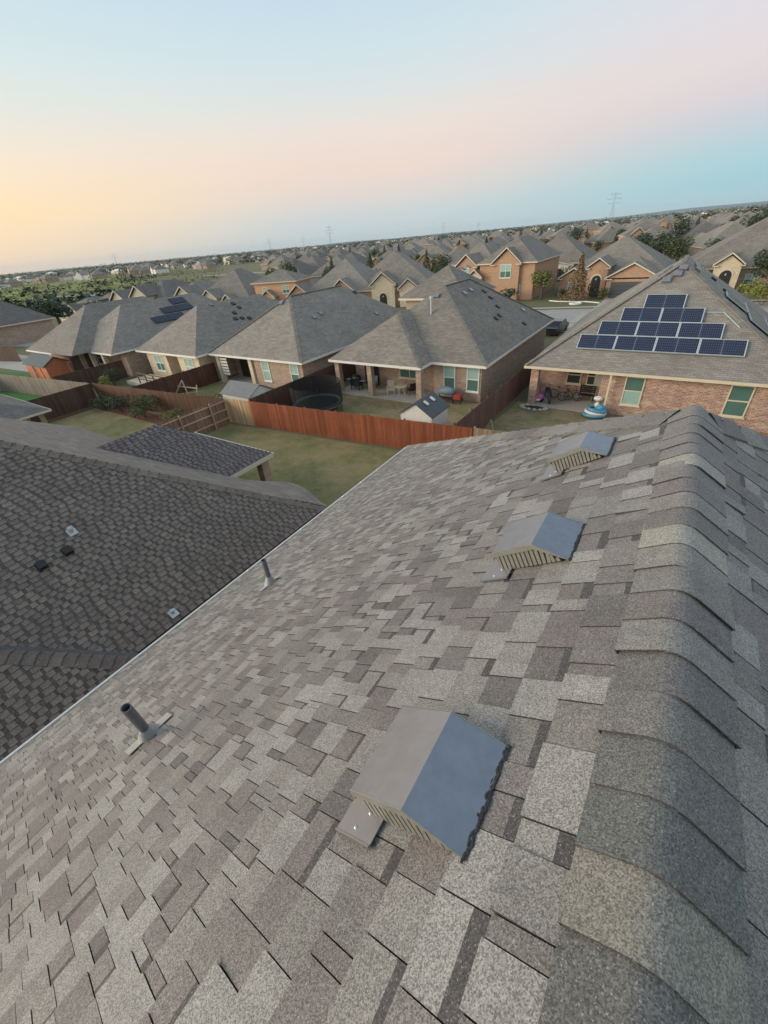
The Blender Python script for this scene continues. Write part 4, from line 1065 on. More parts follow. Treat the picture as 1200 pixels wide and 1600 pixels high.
for a in (-13.5, -12.4, -11.8):
    mb = MB(); mb.bar((a, 26.9, 0), (a, 26.9, .7), .06); mb.build('leg', 'dark_metal', gc)
# trampoline
tm = thing('trampoline', (-21.2, 22.2, 0), 'round trampoline with tall black net enclosure behind the stained fence', 'trampoline')
TX, TY, TR = -21.2, 21.9, 1.9
mb = MB(); mb.tube((TX, TY, .62), (TX, TY, .64), TR*.84, TR*.84, 28); mb.build('jumping_mat', 'net', tm)
mb = MB(); mb.ring((TX, TY, .63), TR*.92, .13, 32, 6); mb.build('edge_pad', 'grill_blue', tm)
for k_ in range(6):
    a = k_*math.pi/3+.3; x, y = TX+TR*math.cos(a), TY+TR*math.sin(a)
    mb = MB(); mb.tube((x, y, 0), (x, y, 2.2), .025, .025, 7); mb.build('pole', 'dark_metal', tm)
mb = MB(); n = 28
for k_ in range(n):
    a0, a1 = 2*math.pi*k_/n, 2*math.pi*(k_+1)/n
    mb.face([(TX+TR*math.cos(a0), TY+TR*math.sin(a0), .65), (TX+TR*math.cos(a1), TY+TR*math.sin(a1), .65), (TX+TR*math.cos(a1), TY+TR*math.sin(a1), 2.15), (TX+TR*math.cos(a0), TY+TR*math.sin(a0), 2.15)])
mb.build('safety_net', 'net_see', tm)
# white plastic sheds
def shed(x0, x1, y0, y1, ez, zt, axis, label, wall, roof, sky=0):
    t = thing('garden_shed', ((x0+x1)/2, (y0+y1)/2, 0), label, 'shed')
    mb = MB(); mb.box(x0, x1, y0, y1, 0, ez)
    ov = .12; xm_, ym_ = (x0+x1)/2, (y0+y1)/2
    if axis == 'y':
        mb.face([(x0, y0, ez), (x1, y0, ez), (xm_, y0, zt-.03)]); mb.face([(x1, y1, ez), (x0, y1, ez), (xm_, y1, zt-.03)])
    else:
        mb.face([(x1, y0, ez), (x1, y1, ez), (x1, ym_, zt-.03)]); mb.face([(x0, y1, ez), (x0, y0, ez), (x0, ym_, zt-.03)])
    mb.build('wall', wall, t)
    mb = MB(); th = Vector((0, 0, .05))
    if axis == 'y':
        for sg, xe in ((-1, x0-ov), (1, x1+ov)):
            q = [Vector((xe, y0-ov, ez-.05)), Vector((xe, y1+ov, ez-.05)), Vector((xm_, y1+ov, zt)), Vector((xm_, y0-ov, zt))]; mb.hexa([p_ for p_ in q]+[p_+th for p_ in q])
    else:
        for sg, ye in ((-1, y0-ov), (1, y1+ov)):
            q = [Vector((x0-ov, ye, ez-.05)), Vector((x1+ov, ye, ez-.05)), Vector((x1+ov, ym_, zt)), Vector((x0-ov, ym_, zt))]; mb.hexa([p_ for p_ in q]+[p_+th for p_ in q])
    r_ = mb.build('roof', roof, t)
    for k_ in range(sky):
        mb = MB(); mb.obox((xm_+.25, y0+.5+k_*.8, zt-.06), (.28, 0, -.17), (0, .22, 0), (0, 0, .05)); mb.build('skylight', 'white', r_)
    if axis == 'y': mb = MB(); mb.box(xm_-.5, xm_+.5, y1, y1+.03, .1, ez-.1); mb.build('door', wall, t)
    else: mb = MB(); mb.box(x1, x1+.03, ym_-.5, ym_+.5, .1, ez-.1); mb.build('door', wall, t)
    return t
shed(-12.6, -10.5, 19.9, 22.0, 1.75, 2.45, 'y', 'small white plastic shed with dark roof and two skylights, behind the stained fence', 'white', 'shed_roof', 2)
shed(-27.6, -24.5, 18.4, 20.6, 1.75, 2.35, 'x', 'white shed with wide grey roof just behind the raw cedar fence panel', 'white', 'shed_grey', 0)

# ---------------------------------------------------------------- next houses along the row
h4 = thing('brick_house', (-30.5, 26, 0), 'tan brick house with grey hip roof between the cream-walled house and the upper-storey house', 'house')
X0, X1, Y0, YF = -36.6, -24.5, 24.2, 44.0
mb = MB(); a, b = hip_faces(mb, X0, X1, Y0, YF, EZ); r4 = mb.build('roof', 'roof_rear', h4)
ridge_bars(r4, [((X1, Y0, EZ), a), (a, b), ((X0, Y0, EZ), a)], 'roof_rear')
mb = MB(); mb.box(X0, X1, Y0-.03, Y0, EZ-.18, EZ); mb.box(X1, X1+.03, Y0-.03, YF, EZ-.18, EZ); mb.box(X0-.03, X0, Y0, YF, EZ-.18, EZ); mb.box(X0+.01, X1-.01, Y0, Y0+2.5, EZ-.16, EZ-.13); mb.box(X1-.5, X1, Y0+2.5, YF, EZ-.16, EZ-.13); mb.build('fascia', 'white', h4)
mb = MB(); mb.box(X0+.45, -30.9, Y0+2.4, YF-.5, 0, EZ-.05); mb.box(-30.9, X1-.45, Y0+.45, YF-.5, 0, EZ-.05); mb.build('wall', 'brick_tan', h4)
for x in (X0+.5, -31.5): mb = MB(); mb.box(x, x+.42, Y0+.3, Y0+.72, 0, EZ-.16); mb.build('column', 'brick_cream', h4)
mb = MB(); mb.box(-35.3, -33.2, Y0+2.3, Y0+2.38, .1, 2.3); mb.build('patio_door', 'dark', h4)
for k_ in range(6): mb = MB(); mb.box(X0+1.0, X0+2.0, Y0+.35, Y0+.38, .8+k_*.27, .98+k_*.27); mb.build('blind_slat', 'white', h4)
window(h4, (-29.9, Y0+.45, .7), (1, 0, 0), .95, 1.8, (0, -1, 0), 'glass_light', 'glass_light'); window(h4, (-26.4, Y0+.45, .7), (1, 0, 0), .95, 1.8, (0, -1, 0), 'glass_light', 'glass_teal')
mb = MB(); mb.box(X0+.3, -31, Y0+.2, Y0+2.4, .01, .1); mb.build('patio_slab', 'concrete', h4)
vents(h4, r4, 0, 0, X1, EZ, [(3.4, 30.0, 'v'), (3.6, 31.2, 'v'), (4.9, 38.5, 'dark'), (2.0, 38, 'v'), (1.2, 31, 'pipe')]); rear_vent(r4, -31.2, 5.3, Y0, EZ)
vents(h4, r4, 0, 0, X0, EZ, [(4.5, 33, 'dark')], side=-1)

h5 = thing('cream_walled_house', (-42, 26, 0), 'grey-roofed house with bright cream rear walls and a raised deck', 'house')
X0, X1, Y0, YF = -47.3, -36.75, 22.9, 42.0
mb = MB(); a, b = hip_faces(mb, X0, X1, Y0, YF, EZ); r5 = mb.build('roof', 'roof_rear', h5)
mb = MB(); mb.box(X0, X1, Y0-.03, Y0, EZ-.18, EZ); mb.box(X1, X1+.03, Y0-.03, YF, EZ-.18, EZ); mb.box(X0-.03, X0, Y0, YF, EZ-.18, EZ); mb.box(X0+.01, X1-.01, Y0, Y0+2.2, EZ-.16, EZ-.13); mb.build('fascia', 'white', h5)
mb = MB(); mb.box(-46.2, -42.6, Y0+.45, YF-.5, 0, EZ-.05); mb.box(-42.6, -40.6, Y0+1.8, YF-.5, 0, EZ-.05); mb.box(-40.6, X1-.45, Y0+.45, YF-.5, 0, EZ-.05); mb.build('wall', 'brick_cream', h5)
mb = MB(); mb.box(-42.3, -40.9, Y0+1.7, Y0+1.78, .1, 2.3); mb.build('recess_screen', 'fence_dark', h5)
window(h5, (-44.9, Y0+.45, .75), (1, 0, 0), 1.5, 1.6, (0, -1, 0), 'glass_light', 'glass_teal', double=True); window(h5, (-39.6, Y0+.45, .75), (1, 0, 0), 1.5, 1.6, (0, -1, 0), 'glass_light', 'glass_light', double=True)
vents(h5, r5, 0, 0, X1, EZ, [(5, 29.5, 'v'), (4.6, 32, 'dark'), (4.0, 32.2, 'dark'), (3.5, 31.0, 'dark'), (2.8, 30.4, 'dark'), (2.7, 31.2, 'dark'), (2.5, 32, 'dark')])
mb = MB(); mb.box(-46.2, -38, 20.3, 22.9, .01, .35); mb.build('deck', 'trim', h5)
rl = MB()
dk5 = thing('deck_railing', (-41, 20.5, 0), 'brown wooden deck railing in front of the cream rear wall', 'railing')
for x in (-43.6, -42.2, -40.8, -39.4, -38.1): mb = MB(); mb.box(x, x+.1, 20.3, 20.4, 0, 1.35); mb.build('post', 'fence_brown', dk5)
for z in (.75, 1.0, 1.3): mb = MB(); mb.box(-43.6, -38.0, 20.32, 20.38, z, z+.09); mb.build('rail', 'fence_brown', dk5)

h6 = thing('grey_roofed_house', (-54, 24, 0), 'grey-roofed house with its rear hips behind the terracotta playhouse', 'house')
X0, X1, Y0, YF = -62.6, -49.5, 20.4, 42.0
mb = MB(); hip_faces(mb, -64.5, -52.5, 18.8, YF-4, EZ); mb.build('roof', 'roof_rear', h6)
mb = MB(); hip_faces(mb, -59.6, -48.2, 20.8, YF, EZ); r6 = mb.build('roof', 'roof_rear', h6)
mb = MB(); mb.box(-64.5, -57.5, 18.77, 18.8, EZ-.17, EZ); mb.box(-57.5, -48.2, 20.77, 20.8, EZ-.17, EZ); mb.box(-48.2, -48.17, 20.8, YF, EZ-.17, EZ); mb.build('fascia', 'white', h6)
mb = MB(); mb.box(-63.8, -58.0, 20.5, YF-4.5, 0, EZ-.05); mb.box(-58.0, -48.7, 22.4, YF-4.5, 0, EZ-.05); mb.build('wall', 'brick_tan', h6)
for x in (-57.0, -54.2, -51.4): mb = MB(); mb.box(x, x+.4, 21.1, 21.5, 0, EZ-.1); mb.build('column', 'trim', h6)
window(h6, (-55.6, 22.4, .9), (1, 0, 0), 1.2, 1.4, (0, -1, 0), 'glass_dark', 'glass_dark')
# dark solar panels on its right slope
for (u, y) in ((3.35, 30.0), (3.35, 32.07), (2.3, 30.0), (2.3, 27.93), (4.4, 32.07)):
    mb = MB(); x = -48.2-u; z = EZ+u*2/3
    mb.obox((x, y, z+.10), (-1.0*PC, 0, 1.0*PS), (0, 2.05, 0), (PS*.05, 0, PC*.05)); mb.build('solar_panel', 'solar_cell', h6)

h7 = thing('low_house', (-75, 20, 0), 'dark-roofed low house with a lean-to porch at the left edge, across the green strip', 'house')
body(h7, -116, -96, 18, 34, 3.2, 'brick_tan', 'roof_cool', ov=.6)
mb = MB(); mb.hexa([(-115, 14.2, 2.3), (-98, 14.2, 2.3), (-98, 18, 2.9), (-115, 18, 2.9), (-115, 14.2, 2.42), (-98, 14.2, 2.42), (-98, 18, 3.02), (-115, 18, 3.02)]); mb.build('porch_roof', 'roof_cool', h7)
for x in (-114, -108, -102, -98.6): mb = MB(); mb.box(x, x+.3, 14.4, 14.7, 0, 2.3); mb.build('porch_post', 'brick_tan', h7)
h7.location.x += 0

# terracotta playhouse
ph = thing('playhouse', (-58, 18.0, 0), 'terracotta-orange garden building with slate-blue roof in front of the grey-roofed house', 'shed')
mb = MB(); mb.box(-61.2, -55.6, 17.0, 19.2, 0, 2.0); mb.face([(-61.2, 17.0, 2.0), (-61.2, 19.2, 2.0), (-61.2, 18.1, 2.6)]); mb.face([(-55.6, 19.2, 2.0), (-55.6, 17.0, 2.0), (-55.6, 18.1, 2.6)][::-1]); mb.build('wall', 'terracotta', ph)
mb = MB()
for ye in (16.7, 19.5):
    q = [Vector((-60.9, ye, 1.85)), Vector((-55.3, ye, 1.85)), Vector((-55.3, 18.1, 2.66)), Vector((-60.9, 18.1, 2.66))]; mb.hexa(q+[p_+Vector((0, 0, .07)) for p_ in q])
mb.build('roof', 'shed_roof_blue', ph)
for k_ in range(2): mb = MB(); mb.box(-60+k_*1.9, -59+k_*1.9, 16.95, 17.0, .3, 1.7); mb.build('panel', 'terracotta', ph)
mb = MB(); mb.bar((-58.6, 16.6, 0), (-58.9, 16.9, 1.85), .12); mb.build('downspout', 'white', ph)

# two rear patio roofs at the left edge
for (ex, eyr, lab, zz) in ((-33.7, 9.4, 'dark slate patio roof on timber posts, the farther of the two at the left edge', 2.75), (-31.2, 6.9, 'dark slate roof corner, the nearer of the two at the left edge', 2.6)):
    t = thing('patio_cover', (ex-3, eyr-2, 0), lab, 'patio roof')
    mb = MB(); w = 4.5
    mb.face([(ex, eyr-7, zz), (ex, eyr, zz), (ex-w, eyr-w, zz+w*.42), (ex-w, eyr-7, zz+w*.42)]); mb.face([(ex, eyr, zz), (ex-9, eyr, zz), (ex-w, eyr-w, zz+w*.42)]); mb.build('roof', 'roof_cool', t)
    mb = MB(); mb.box(ex-.03, ex+.02, eyr-7, eyr, zz-.14, zz-.005); mb.box(ex-9, ex+.02, eyr, eyr+.04, zz-.14, zz-.005); mb.build('fascia', 'trim', t)
    for (px_, py_) in ((ex-.6, eyr-.5), (ex-4, eyr-.5), (ex-.6, eyr-4)):
        mb = MB(); mb.box(px_-.12, px_+.12, py_-.12, py_+.12, 0, zz-.1); mb.build('post', 'wood_raw', t)
mb = MB(); wh = thing('dark_roofed_house', (-38, 2, 0), 'house body beneath the left-edge patio roofs with a dark hip roof', 'house')
body(wh, -46, -32.2, -9, 4.0, 2.6, 'brick_tan', 'roof_cool')

# ---------------------------------------------------------------- fences
def fence(p0, p1, mat, label, h=1.83, side=1, posts=True, colf=None, rail=True, bw=.14, railmat=None):
    p0, p1 = Vector((*p0, 0)), Vector((*p1, 0)); d_ = p1-p0; Ln = d_.length; d_.normalize(); n = Vector((-d_.y, d_.x, 0))*side
    t = thing('fence', p0, label, 'fence')
    mb = MB(); u = 0
    while u < Ln-.02:
        w = min(bw, Ln-u); hh_ = h+R.uniform(-.012, .012); f = R.uniform(.70, 1.2)
        c = colf(u/Ln) if colf else (1, 1, 1); c = tuple(v*f for v in c)
        mb.obox(p0+d_*(u+.003)+n*R.uniform(0, .004), d_*(w-.006), n*.018, (0, 0, hh_), c); u += bw
    o = mb.build('boards', mat, t); o['kind'] = 'stuff'
    if rail:
        for z in (.35, 1.0, 1.6):
            if z < h: mb = MB(); mb.obox(p0-n*.045+Vector((0, 0, z)), d_*Ln, n*.04, (0, 0, .09), (1.1, 1.05, 1)); mb.build('rail', railmat or mat, t)
        if posts:
            k_ = 0
            while k_*2.4 < Ln:
                mb = MB(); mb.obox(p0+d_*(k_*2.4)-n*.14, d_*.09, n*.09, (0, 0, h+.02), (.9, .9, .9)); mb.build('post', railmat or mat, t); k_ += 1
    return t
fence((-23.7, 17.65), (-7.7, 19.2), 'fence_orange', 'bright red-orange stained privacy fence across the rear lawns', side=-1, colf=lambda u: (1, 1, 1) if u > .02 else (1.3, 1.5, 1.6))
fence((-26.1, 17.4), (-23.7, 17.65), 'fence_raw', 'short unstained raw cedar fence section at the left end of the stained fence', side=-1, colf=lambda u: (1.0, .95, .85) if u < .35 else (1.25, 1.2, 1.1) if u < .8 else (.9, .8, .7))
fence((-26.1, 4), (-26.1, 17.35), 'fence_brown', 'weathered side fence with bare rails showing, between the two rear lawns', side=1, colf=lambda u: (1.6, 1.7, 1.7), railmat='fence_raw')
fence((-7.65, 19.25), (12, 21.0), 'fence_raw', 'weathered pinkish wood fence section running behind the foreground roof', side=-1, colf=lambda u: (.7, .7, .72))
fence((-42.3, 15.7), (-26.2, 17.35), 'fence_rust', 'dark rust-brown back fence behind the shrubs of the left lawn', side=-1)
fence((-42.4, 2), (-42.4, 15.6), 'fence_dark', 'very dark brown side fence left of the shrub-lined lawn', side=1, rail=False)
fence((-60, 13.4), (-42.5, 15.6), 'fence_grey', 'grey weathered back fence behind the vivid green lawn', side=-1)
fence((-60, 2), (-60, 13.3), 'fence_dark', 'dark side fence at the far left of the vivid green lawn', side=-1)
fence((-8.75, 19.4), (-8.6, 44), 'fence_brown', 'brown fence between the patio house and the solar-panel house', side=-1, colf=lambda u: (1.0, .9, .95))
fence((-24.0, 18.0), (-24.0, 33), 'fence_brown', 'maroon-brown side fence beside the trampoline', side=-1, colf=lambda u: (.75, .6, .62))
fence((-36.9, 16.5), (-36.7, 24.6), 'fence_dark', 'dark maroon fence right of the deck of the cream-walled house', side=-1, colf=lambda u: (1.2, .85, .8))
fence((-49.4, 15.3), (-49.2, 22), 'fence_dark', 'dark fence between the playhouse yard and the yellow-green shrubs', side=-1)
fence((-90, 10.2), (-61.5, 13.6), 'fence_dark', 'long low black-brown fence at the left behind the grey fence', side=-1, rail=False)
fence((-112, 12.6), (-76, 21.0), 'fence_dark', 'dark fence in front of the low porch house at the left edge', side=-1, rail=False, h=2.0)
# clutter in the yard of the trampoline neighbour
sw = thing('play_swing', (-33.5, 19.6, 0), 'collapsed wooden play frame behind the rust-brown fence', 'play frame')
for a, b in (((-36, 19, 0), (-34.6, 19.6, 1.7)), ((-33.2, 19.0, 0), (-34.6, 19.6, 1.7)), ((-36.3, 20, .9), (-32.6, 19.6, 1.2)), ((-32.6, 19.2, 0), (-32.6, 19.6, 1.5)), ((-35.9, 18.8, .5), (-33.0, 20.3, .7))):
    mb = MB(); mb.bar(a, b, .09); mb.build('beam', 'wood_raw', sw)
ks = thing('kiddie_slide', (-30.4, 20.6, 0), 'pale blue plastic slide lying in the yard behind the rust-brown fence', 'slide')
mb = MB(); mb.obox((-30.8, 19.9, .1), (.5, 0, 0), (.3, 1.6, .5), (0, 0, .06)); mb.obox((-30.85, 19.9, .1), (.05, 0, 0), (.3, 1.6, .5), (0, 0, .18)); mb.obox((-30.3, 19.9, .1), (.05, 0, 0), (.3, 1.6, .5), (0, 0, .18)); mb.build('chute', 'glass_light', ks)

# ---------------------------------------------------------------- vegetation
def crown(mb, c0, rad, n, ls, r, lumps=7, flatz=0.):
    """leaf quads spread through several lumps of an uneven crown"""
    c0 = Vector(c0); lp = []
    for k_ in range(lumps):
        a = r.uniform(0, 6.283); e = r.uniform(-.6, 1.0)
        lp.append((Vector((math.cos(a)*rad[0]*.55*r.uniform(.5, 1), math.sin(a)*rad[1]*.55*r.uniform(.5, 1), e*rad[2]*.55)), r.uniform(.38, .62)))
    for k_ in range(n):
        q, f = r.choice(lp); t_ = r.uniform(0, 6.283); z = r.uniform(-1, 1); rr = r.uniform(.55, 1.05)**.5
        dd = Vector((math.cos(t_)*math.sqrt(1-z*z), math.sin(t_)*math.sqrt(1-z*z), z))
        p = c0+q+Vector((dd.x*rad[0], dd.y*rad[1], dd.z*rad[2]))*f*rr
        a = Vector((r.uniform(-1, 1), r.uniform(-1, 1), r.uniform(-.6, .6))).normalized()*ls*r.uniform(.6, 1.3)
        nrm_ = (dd+Vector((r.uniform(-.5, .5), r.uniform(-.5, .5), r.uniform(-.2, .8)))).normalized(); b = a.cross(nrm_).normalized()*ls*r.uniform(.4, .9)
        v = r.random(); mb.face([p-a*.5, p-b*.5, p+a*.5, p+b*.5], (v, v, v))
def tree(name, x, y, h, w, mat, label, cat='tree', n=700, ls=None, conic=False, trunk=None, group=None, z0=0., seed=0):
    r = random.Random(seed or int(x*13+y*7+h*100)); t = thing(name, (x, y, z0), label, cat, group, local=True)
    tr = h*.28 if trunk is None else trunk; mb = MB()
    if tr > 0:
        mb.tube((0, 0, -.1), (0, 0, h*.7), .06*w+.04, .02, 7)
        for k_ in range(5): a = r.uniform(0, 6.28); zz = r.uniform(tr, h*.6); mb.tube((0, 0, zz), (math.cos(a)*w*.35, math.sin(a)*w*.35, zz+h*.18), .05, .015, 5)
    else:
        for k_ in range(4): a = r.uniform(0, 6.28); mb.tube((0, 0, 0), (math.cos(a)*w*.25, math.sin(a)*w*.25, h*.6), .03, .012, 5)
    mb.build('trunk' if tr > 0 else 'stem', 'bark', t)
    mb = MB(); ls = ls or max(.10, w*.09)
    if conic:
        for k_ in range(n):
            u = r.random()**.7; zz = tr*.5+(h-tr*.5)*(1-u); rad = (w/2)*u*r.uniform(.55, 1.08)*(1+.18*math.sin(u*14)); a = r.uniform(0, 6.283)
            p = Vector((math.cos(a)*rad, math.sin(a)*rad, zz)); d1 = Vector((r.uniform(-1, 1), r.uniform(-1, 1), r.uniform(-.3, .9))).normalized()*ls; d2 = d1.cross(Vector((math.cos(a), math.sin(a), .5))).normalized()*ls*.6
            v = r.random(); mb.face([p-d1*.5, p-d2*.5, p+d1*.5, p+d2*.5], (v, v, v))
    else:
        cz = tr+(h-tr)/2; crown(mb, (0, 0, cz), (w/2, w/2, (h-tr)/2), n, ls, r)
    mb.build('crown' if tr > 0 else 'foliage', mat, t); return t
# shrubs on the left lawn
tree('shrub', -39.8, 14.9, 1.7, 2.6, 'leaf', 'rounded dark green shrub nearest the corner of the dark fences', 'shrub', 900, .13, trunk=0)
tree('shrub', -37.4, 15.1, 1.5, 2.4, 'leaf_dark', 'dark shrub second from the fence corner, merging with its left neighbour', 'shrub', 900, .13, trunk=0)
tree('shrub', -33.9, 15.2, 1.9, 3.0, 'leaf', 'largest green shrub along the rust-brown fence', 'shrub', 1500, .13, trunk=0)
tree('shrub', -30.4, 15.6, 1.2, 2.0, 'leaf_field', 'pale grey-green low shrub at the right end of the mulch bed', 'shrub', 700, .13, trunk=0)
tree('shrub', -28.4, 15.9, .8, 1.2, 'leaf_field', 'smallest low plant near the cedar fence corner', 'shrub', 300, .1, trunk=0)
tree('shrub', -28.9, 18.6, 1.6, 2.6, 'leaf', 'dark green bush behind the rust fence beside the white shed', 'shrub', 800, .13, trunk=0)
tree('shrub', -47.2, 19.5, 1.8, 2.2, 'leaf_dark', 'dark green bush at the corner of the cream-walled house', 'shrub', 800, .14, trunk=0)
tree('shrub', -46.6, 18.1, 1.5, 2.0, 'leaf_yellow', 'bright yellow-green bush in front of the cream-walled house', 'shrub', 700, .14, trunk=0)
tree('shrub', -50.5, 17.4, 1.4, 2.8, 'leaf_yellow', 'yellow-green low bush beside the dark playhouse-yard fence', 'shrub', 700, .16, trunk=0)
# front-yard trees by the street
tree('cypress_tree', -14.6, 77.0, 6.6, 3.6, 'leaf_brown', 'russet cone-shaped tree in front of the garage house across the street', n=1500, ls=.30, conic=True, trunk=.6)
tree('shrub', -16.9, 78.3, 1.7, 2.0, 'leaf_dark', 'dark round shrub left of the russet tree', 'shrub', 300, .25, trunk=0)
tree('shrub', -12.6, 78.6, 2.2, 1.9, 'leaf_dark', 'dark upright shrub right of the russet tree', 'shrub', 300, .25, trunk=0)
tree('shrub', -11.0, 79.0, 1.5, 2.4, 'leaf', 'low green shrub beside the arched brick entry', 'shrub', 300, .25, trunk=0)
tree('yard_tree', -20.3, 78.2, 4.8, 4.2, 'leaf_field', 'loose olive tree at the right wall of the two-storey brick house', n=900, ls=.35)
tree('shrub', -25.2, 75.5, 2.2, 3.4, 'leaf', 'rounded green bush before the two-storey brick house', 'shrub', 500, .3, trunk=0)
tree('shrub', -21.0, 100.0, 3.0, 5.5, 'leaf_dark', 'dark green bush under the white arched porch', 'shrub', 500, .4, trunk=0)
tree('oak_tree', 9.2, 79.5, 6.2, 6.6, 'leaf_dark', 'big dark round tree at the right edge beside the stone archway', n=3200, ls=.34)
tree('shrub', 8.2, 73.0, 3.0, 6.0, 'leaf_yellow', 'yellow-green shrub below the big dark tree at the right edge', 'shrub', 900, .35, trunk=0)
tree('oak_tree', -108, 39.5, 5.5, 8.0, 'leaf_dark', 'dark bushy tree beside the low porch house on the left', n=1800, ls=.5)
tree('oak_tree', -103, 31.5, 5.0, 7.0, 'leaf_dark', 'dense dark tree in front of the low porch house', n=1800, ls=.5)
tree('yard_tree', -101, 45.5, 4.5, 6.5, 'leaf', 'green tree between the leftmost small gables and the porch house', n=1200, ls=.5)

# ---------------------------------------------------------------- houses across the street (fronts face us)
def drive(x, yf, w=5):
    mb = MB(); mb.face([(x-w/2, yf-13, .03), (x+w/2, yf-13, .03), (x+w/2, yf, .03), (x-w/2, yf, .03)]); return struct(mb.build('driveway', 'concrete'))
def garage(parent, x, yf, w=4.8, h=2.25):
    mb = MB(); mb.box(x-w/2, x+w/2, yf-.04, yf+.02, 0, h); g_ = mb.build('garage_door', 'shed_roof', parent)
    mb = MB()
    for k_ in range(1, 4): mb.box(x-w/2, x+w/2, yf-.055, yf-.04, h*k_/4-.02, h*k_/4+.02)
    mb.build('panel_joint', 'dark_metal', g_)
# two-storey brick house
t = thing('two_storey_house', (-31, 80, 0), 'two-storey orange-brick house with twin gables and a large arched upper window', 'house')
body(t, -31.4, -21.9, 78.2, 94, 5.6, 'brick_orange', 'roof_warm'); body(t, -38.5, -30.5, 83, 95, 5.4, 'brick_orange', 'roof_warm')
front_gable(t, -28.9, -24.3, 77.7, 79.5, 5.5, .85, 'brick_orange', 'roof_warm', win=(1.9, 2.0, 3.4))
front_gable(t, -36.3, -32.6, 79.2, 84, 5.2, .85, 'brick_orange', 'roof_warm', win=(1.3, 1.5, 3.5))
front_gable(t, -33.2, -30.9, 77.4, 80.5, 3.6, .8, 'brick_cream', 'roof_warm', arch=(1.2, 2.5))
window(t, (-25.6, 78.2, .8), (1, 0, 0), 1.6, 1.5, (0, -1, 0), double=True)
# garage house with arched entry
t = thing('garage_house', (-11, 84, 0), 'tan-orange brick house with tall arched entry and wide hip-gabled garage', 'house')
body(t, -18.4, -3.5, 84.5, 101, 3.0, 'brick_orange', 'roof_warm', p=.62)
front_gable(t, -14.1, -11.2, 80.6, 86, 4.2, .7, 'brick_orange', 'roof_warm', arch=(1.35, 3.1))
front_gable(t, -18.4, -14.3, 81.5, 86, 2.75, .6, 'brick_orange', 'roof_warm', win=(1.3, 1.4, .8))
body(t, -10.9, -4.2, 79.6, 88, 2.8, 'brick_orange', 'roof_warm', ov=.3)
front_gable(t, -10.9, -4.2, 79.3, 82, 2.8, .52, 'brick_orange', 'roof_warm'); garage(t, -7.8, 79.25)
drive(-7.8, 79.3, 5.5)
# edging, ring bed and strip in its front yard
mb = MB(); fy = [(-18.5, 76.6), (-17, 75.8), (-15, 75.6), (-13, 75.7), (-11.6, 75.0), (-10.6, 74.4)]
ed = thing('garden_edging', (-14.6, 75.5, 0), 'pale curved concrete edging around the front bed across the street', 'edging')
for a, b in zip(fy[:-1], fy[1:]): mb = MB(); mb.bar((*a, .06), (*b, .06), .18, .14); mb.build('edging_block', 'white', ed)
ed = thing('tree_ring', (-13.8, 73.6, 0), 'pale oval edging ring in the front lawn across the street', 'edging')
mb = MB(); mb.ring((-13.8, 73.4, .1), .8, .14, 20, 6); mb.build('ring', 'white', ed)
# recessed house with white arched porch
t = thing('porch_house', (-25, 112, 0), 'grey-roofed house with a white arched porch set back between the two brick houses', 'house')
body(t, -34, -19, 106, 122, 3.3, 'brick_tan', 'roof_warm'); front_gable(t, -27.0, -21.5, 104, 107, 3.0, .2, 'white', 'roof_warm', arch=(3.6, 2.4))
# house with stone archway
t = thing('stone_entry_house', (6, 86, 0), 'grey-brown roofed house at the right with a pale stone archway and lantern', 'house')
body(t, -1.2, 22, 86.5, 106, 3.1, 'brick_tan', 'roof_warm', p=.62)
front_gable(t, 2.5, 5.6, 83.6, 88, 3.7, .75, 'brick_cream', 'roof_warm', arch=(1.45, 3.0)); front_gable(t, -1.0, 1.6, 85.2, 88, 2.8, .6, 'brick_cream', 'roof_warm', win=(1, 1.2, .9))
window(t, (6.6, 86.5, .8), (1, 0, 0), 1.6, 1.4, (0, -1, 0), double=True)
# the remaining houses of that row
def rowhouse(name, label, xc, w, dpt, ez, wall, roof, gables, p=.62, z0=0., twostorey=False, cat='house'):
    yf = y2(xc); t = thing(name, (xc, yf, z0), label, cat, local=True)
    t.rotation_euler.z = math.atan2(y2(xc+6)-y2(xc-6), 12)*.8
    body(t, -w/2, w/2, 1.6, dpt, ez, wall, roof, p=p)
    for (gx, gw, gz, gm, kind) in gables:
        front_gable(t, gx-gw/2, gx+gw/2, 0, 2.5, gz, .8, gm, roof, arch=(min(1.3, gw*.45), 2.4) if kind == 'arch' else None, win=(min(1.4, gw*.45), 1.4, .9 if gz < 4 else 3.2) if kind == 'win' else None)
        if kind == 'garage': garage(t, gx, -.02, min(4.6, gw*.8))
    return t
rowhouse('gabled_house', 'house with two adjoining pale stone gables just left of the upper-storey house', -43.9, 13.5, 17, 3.0, 'brick_cream', 'roof_warm', [(-2.0, 4.2, 3.7, 'brick_cream', 'arch'), (2.6, 3.2, 2.9, 'brick_cream', 'win')], p=.68)
rowhouse('gabled_house', 'house with one small orange gable, left of the twin pale stone gables', -53.4, 13, 18, 3.0, 'brick_orange', 'roof_rear', [(1.2, 4.2, 3.2, 'brick_orange', 'win')], p=.72)
t = rowhouse('two_storey_house', 'two-storey peach-walled house standing above the middle of the row', -64.5, 8.5, 9, 5.4, 'peach', 'roof_rear', [(-1, 2.4, 3.0, 'peach', 'arch')], p=.42)
window(t, (1.5, 1.6, 3.4), (1, 0, 0), 1.4, 1.3, (0, -1, 0), double=True); window(t, (-2.6, 1.6, 3.4), (1, 0, 0), 1.0, 1.2, (0, -1, 0))
rowhouse('gabled_house', 'grey house with one small peach gable right of the peach two-storey house', -59.0, 7, 12, 2.6, 'brick_orange', 'roof_rear', [(-1.0, 4.0, 2.9, 'brick_orange', 'win')])
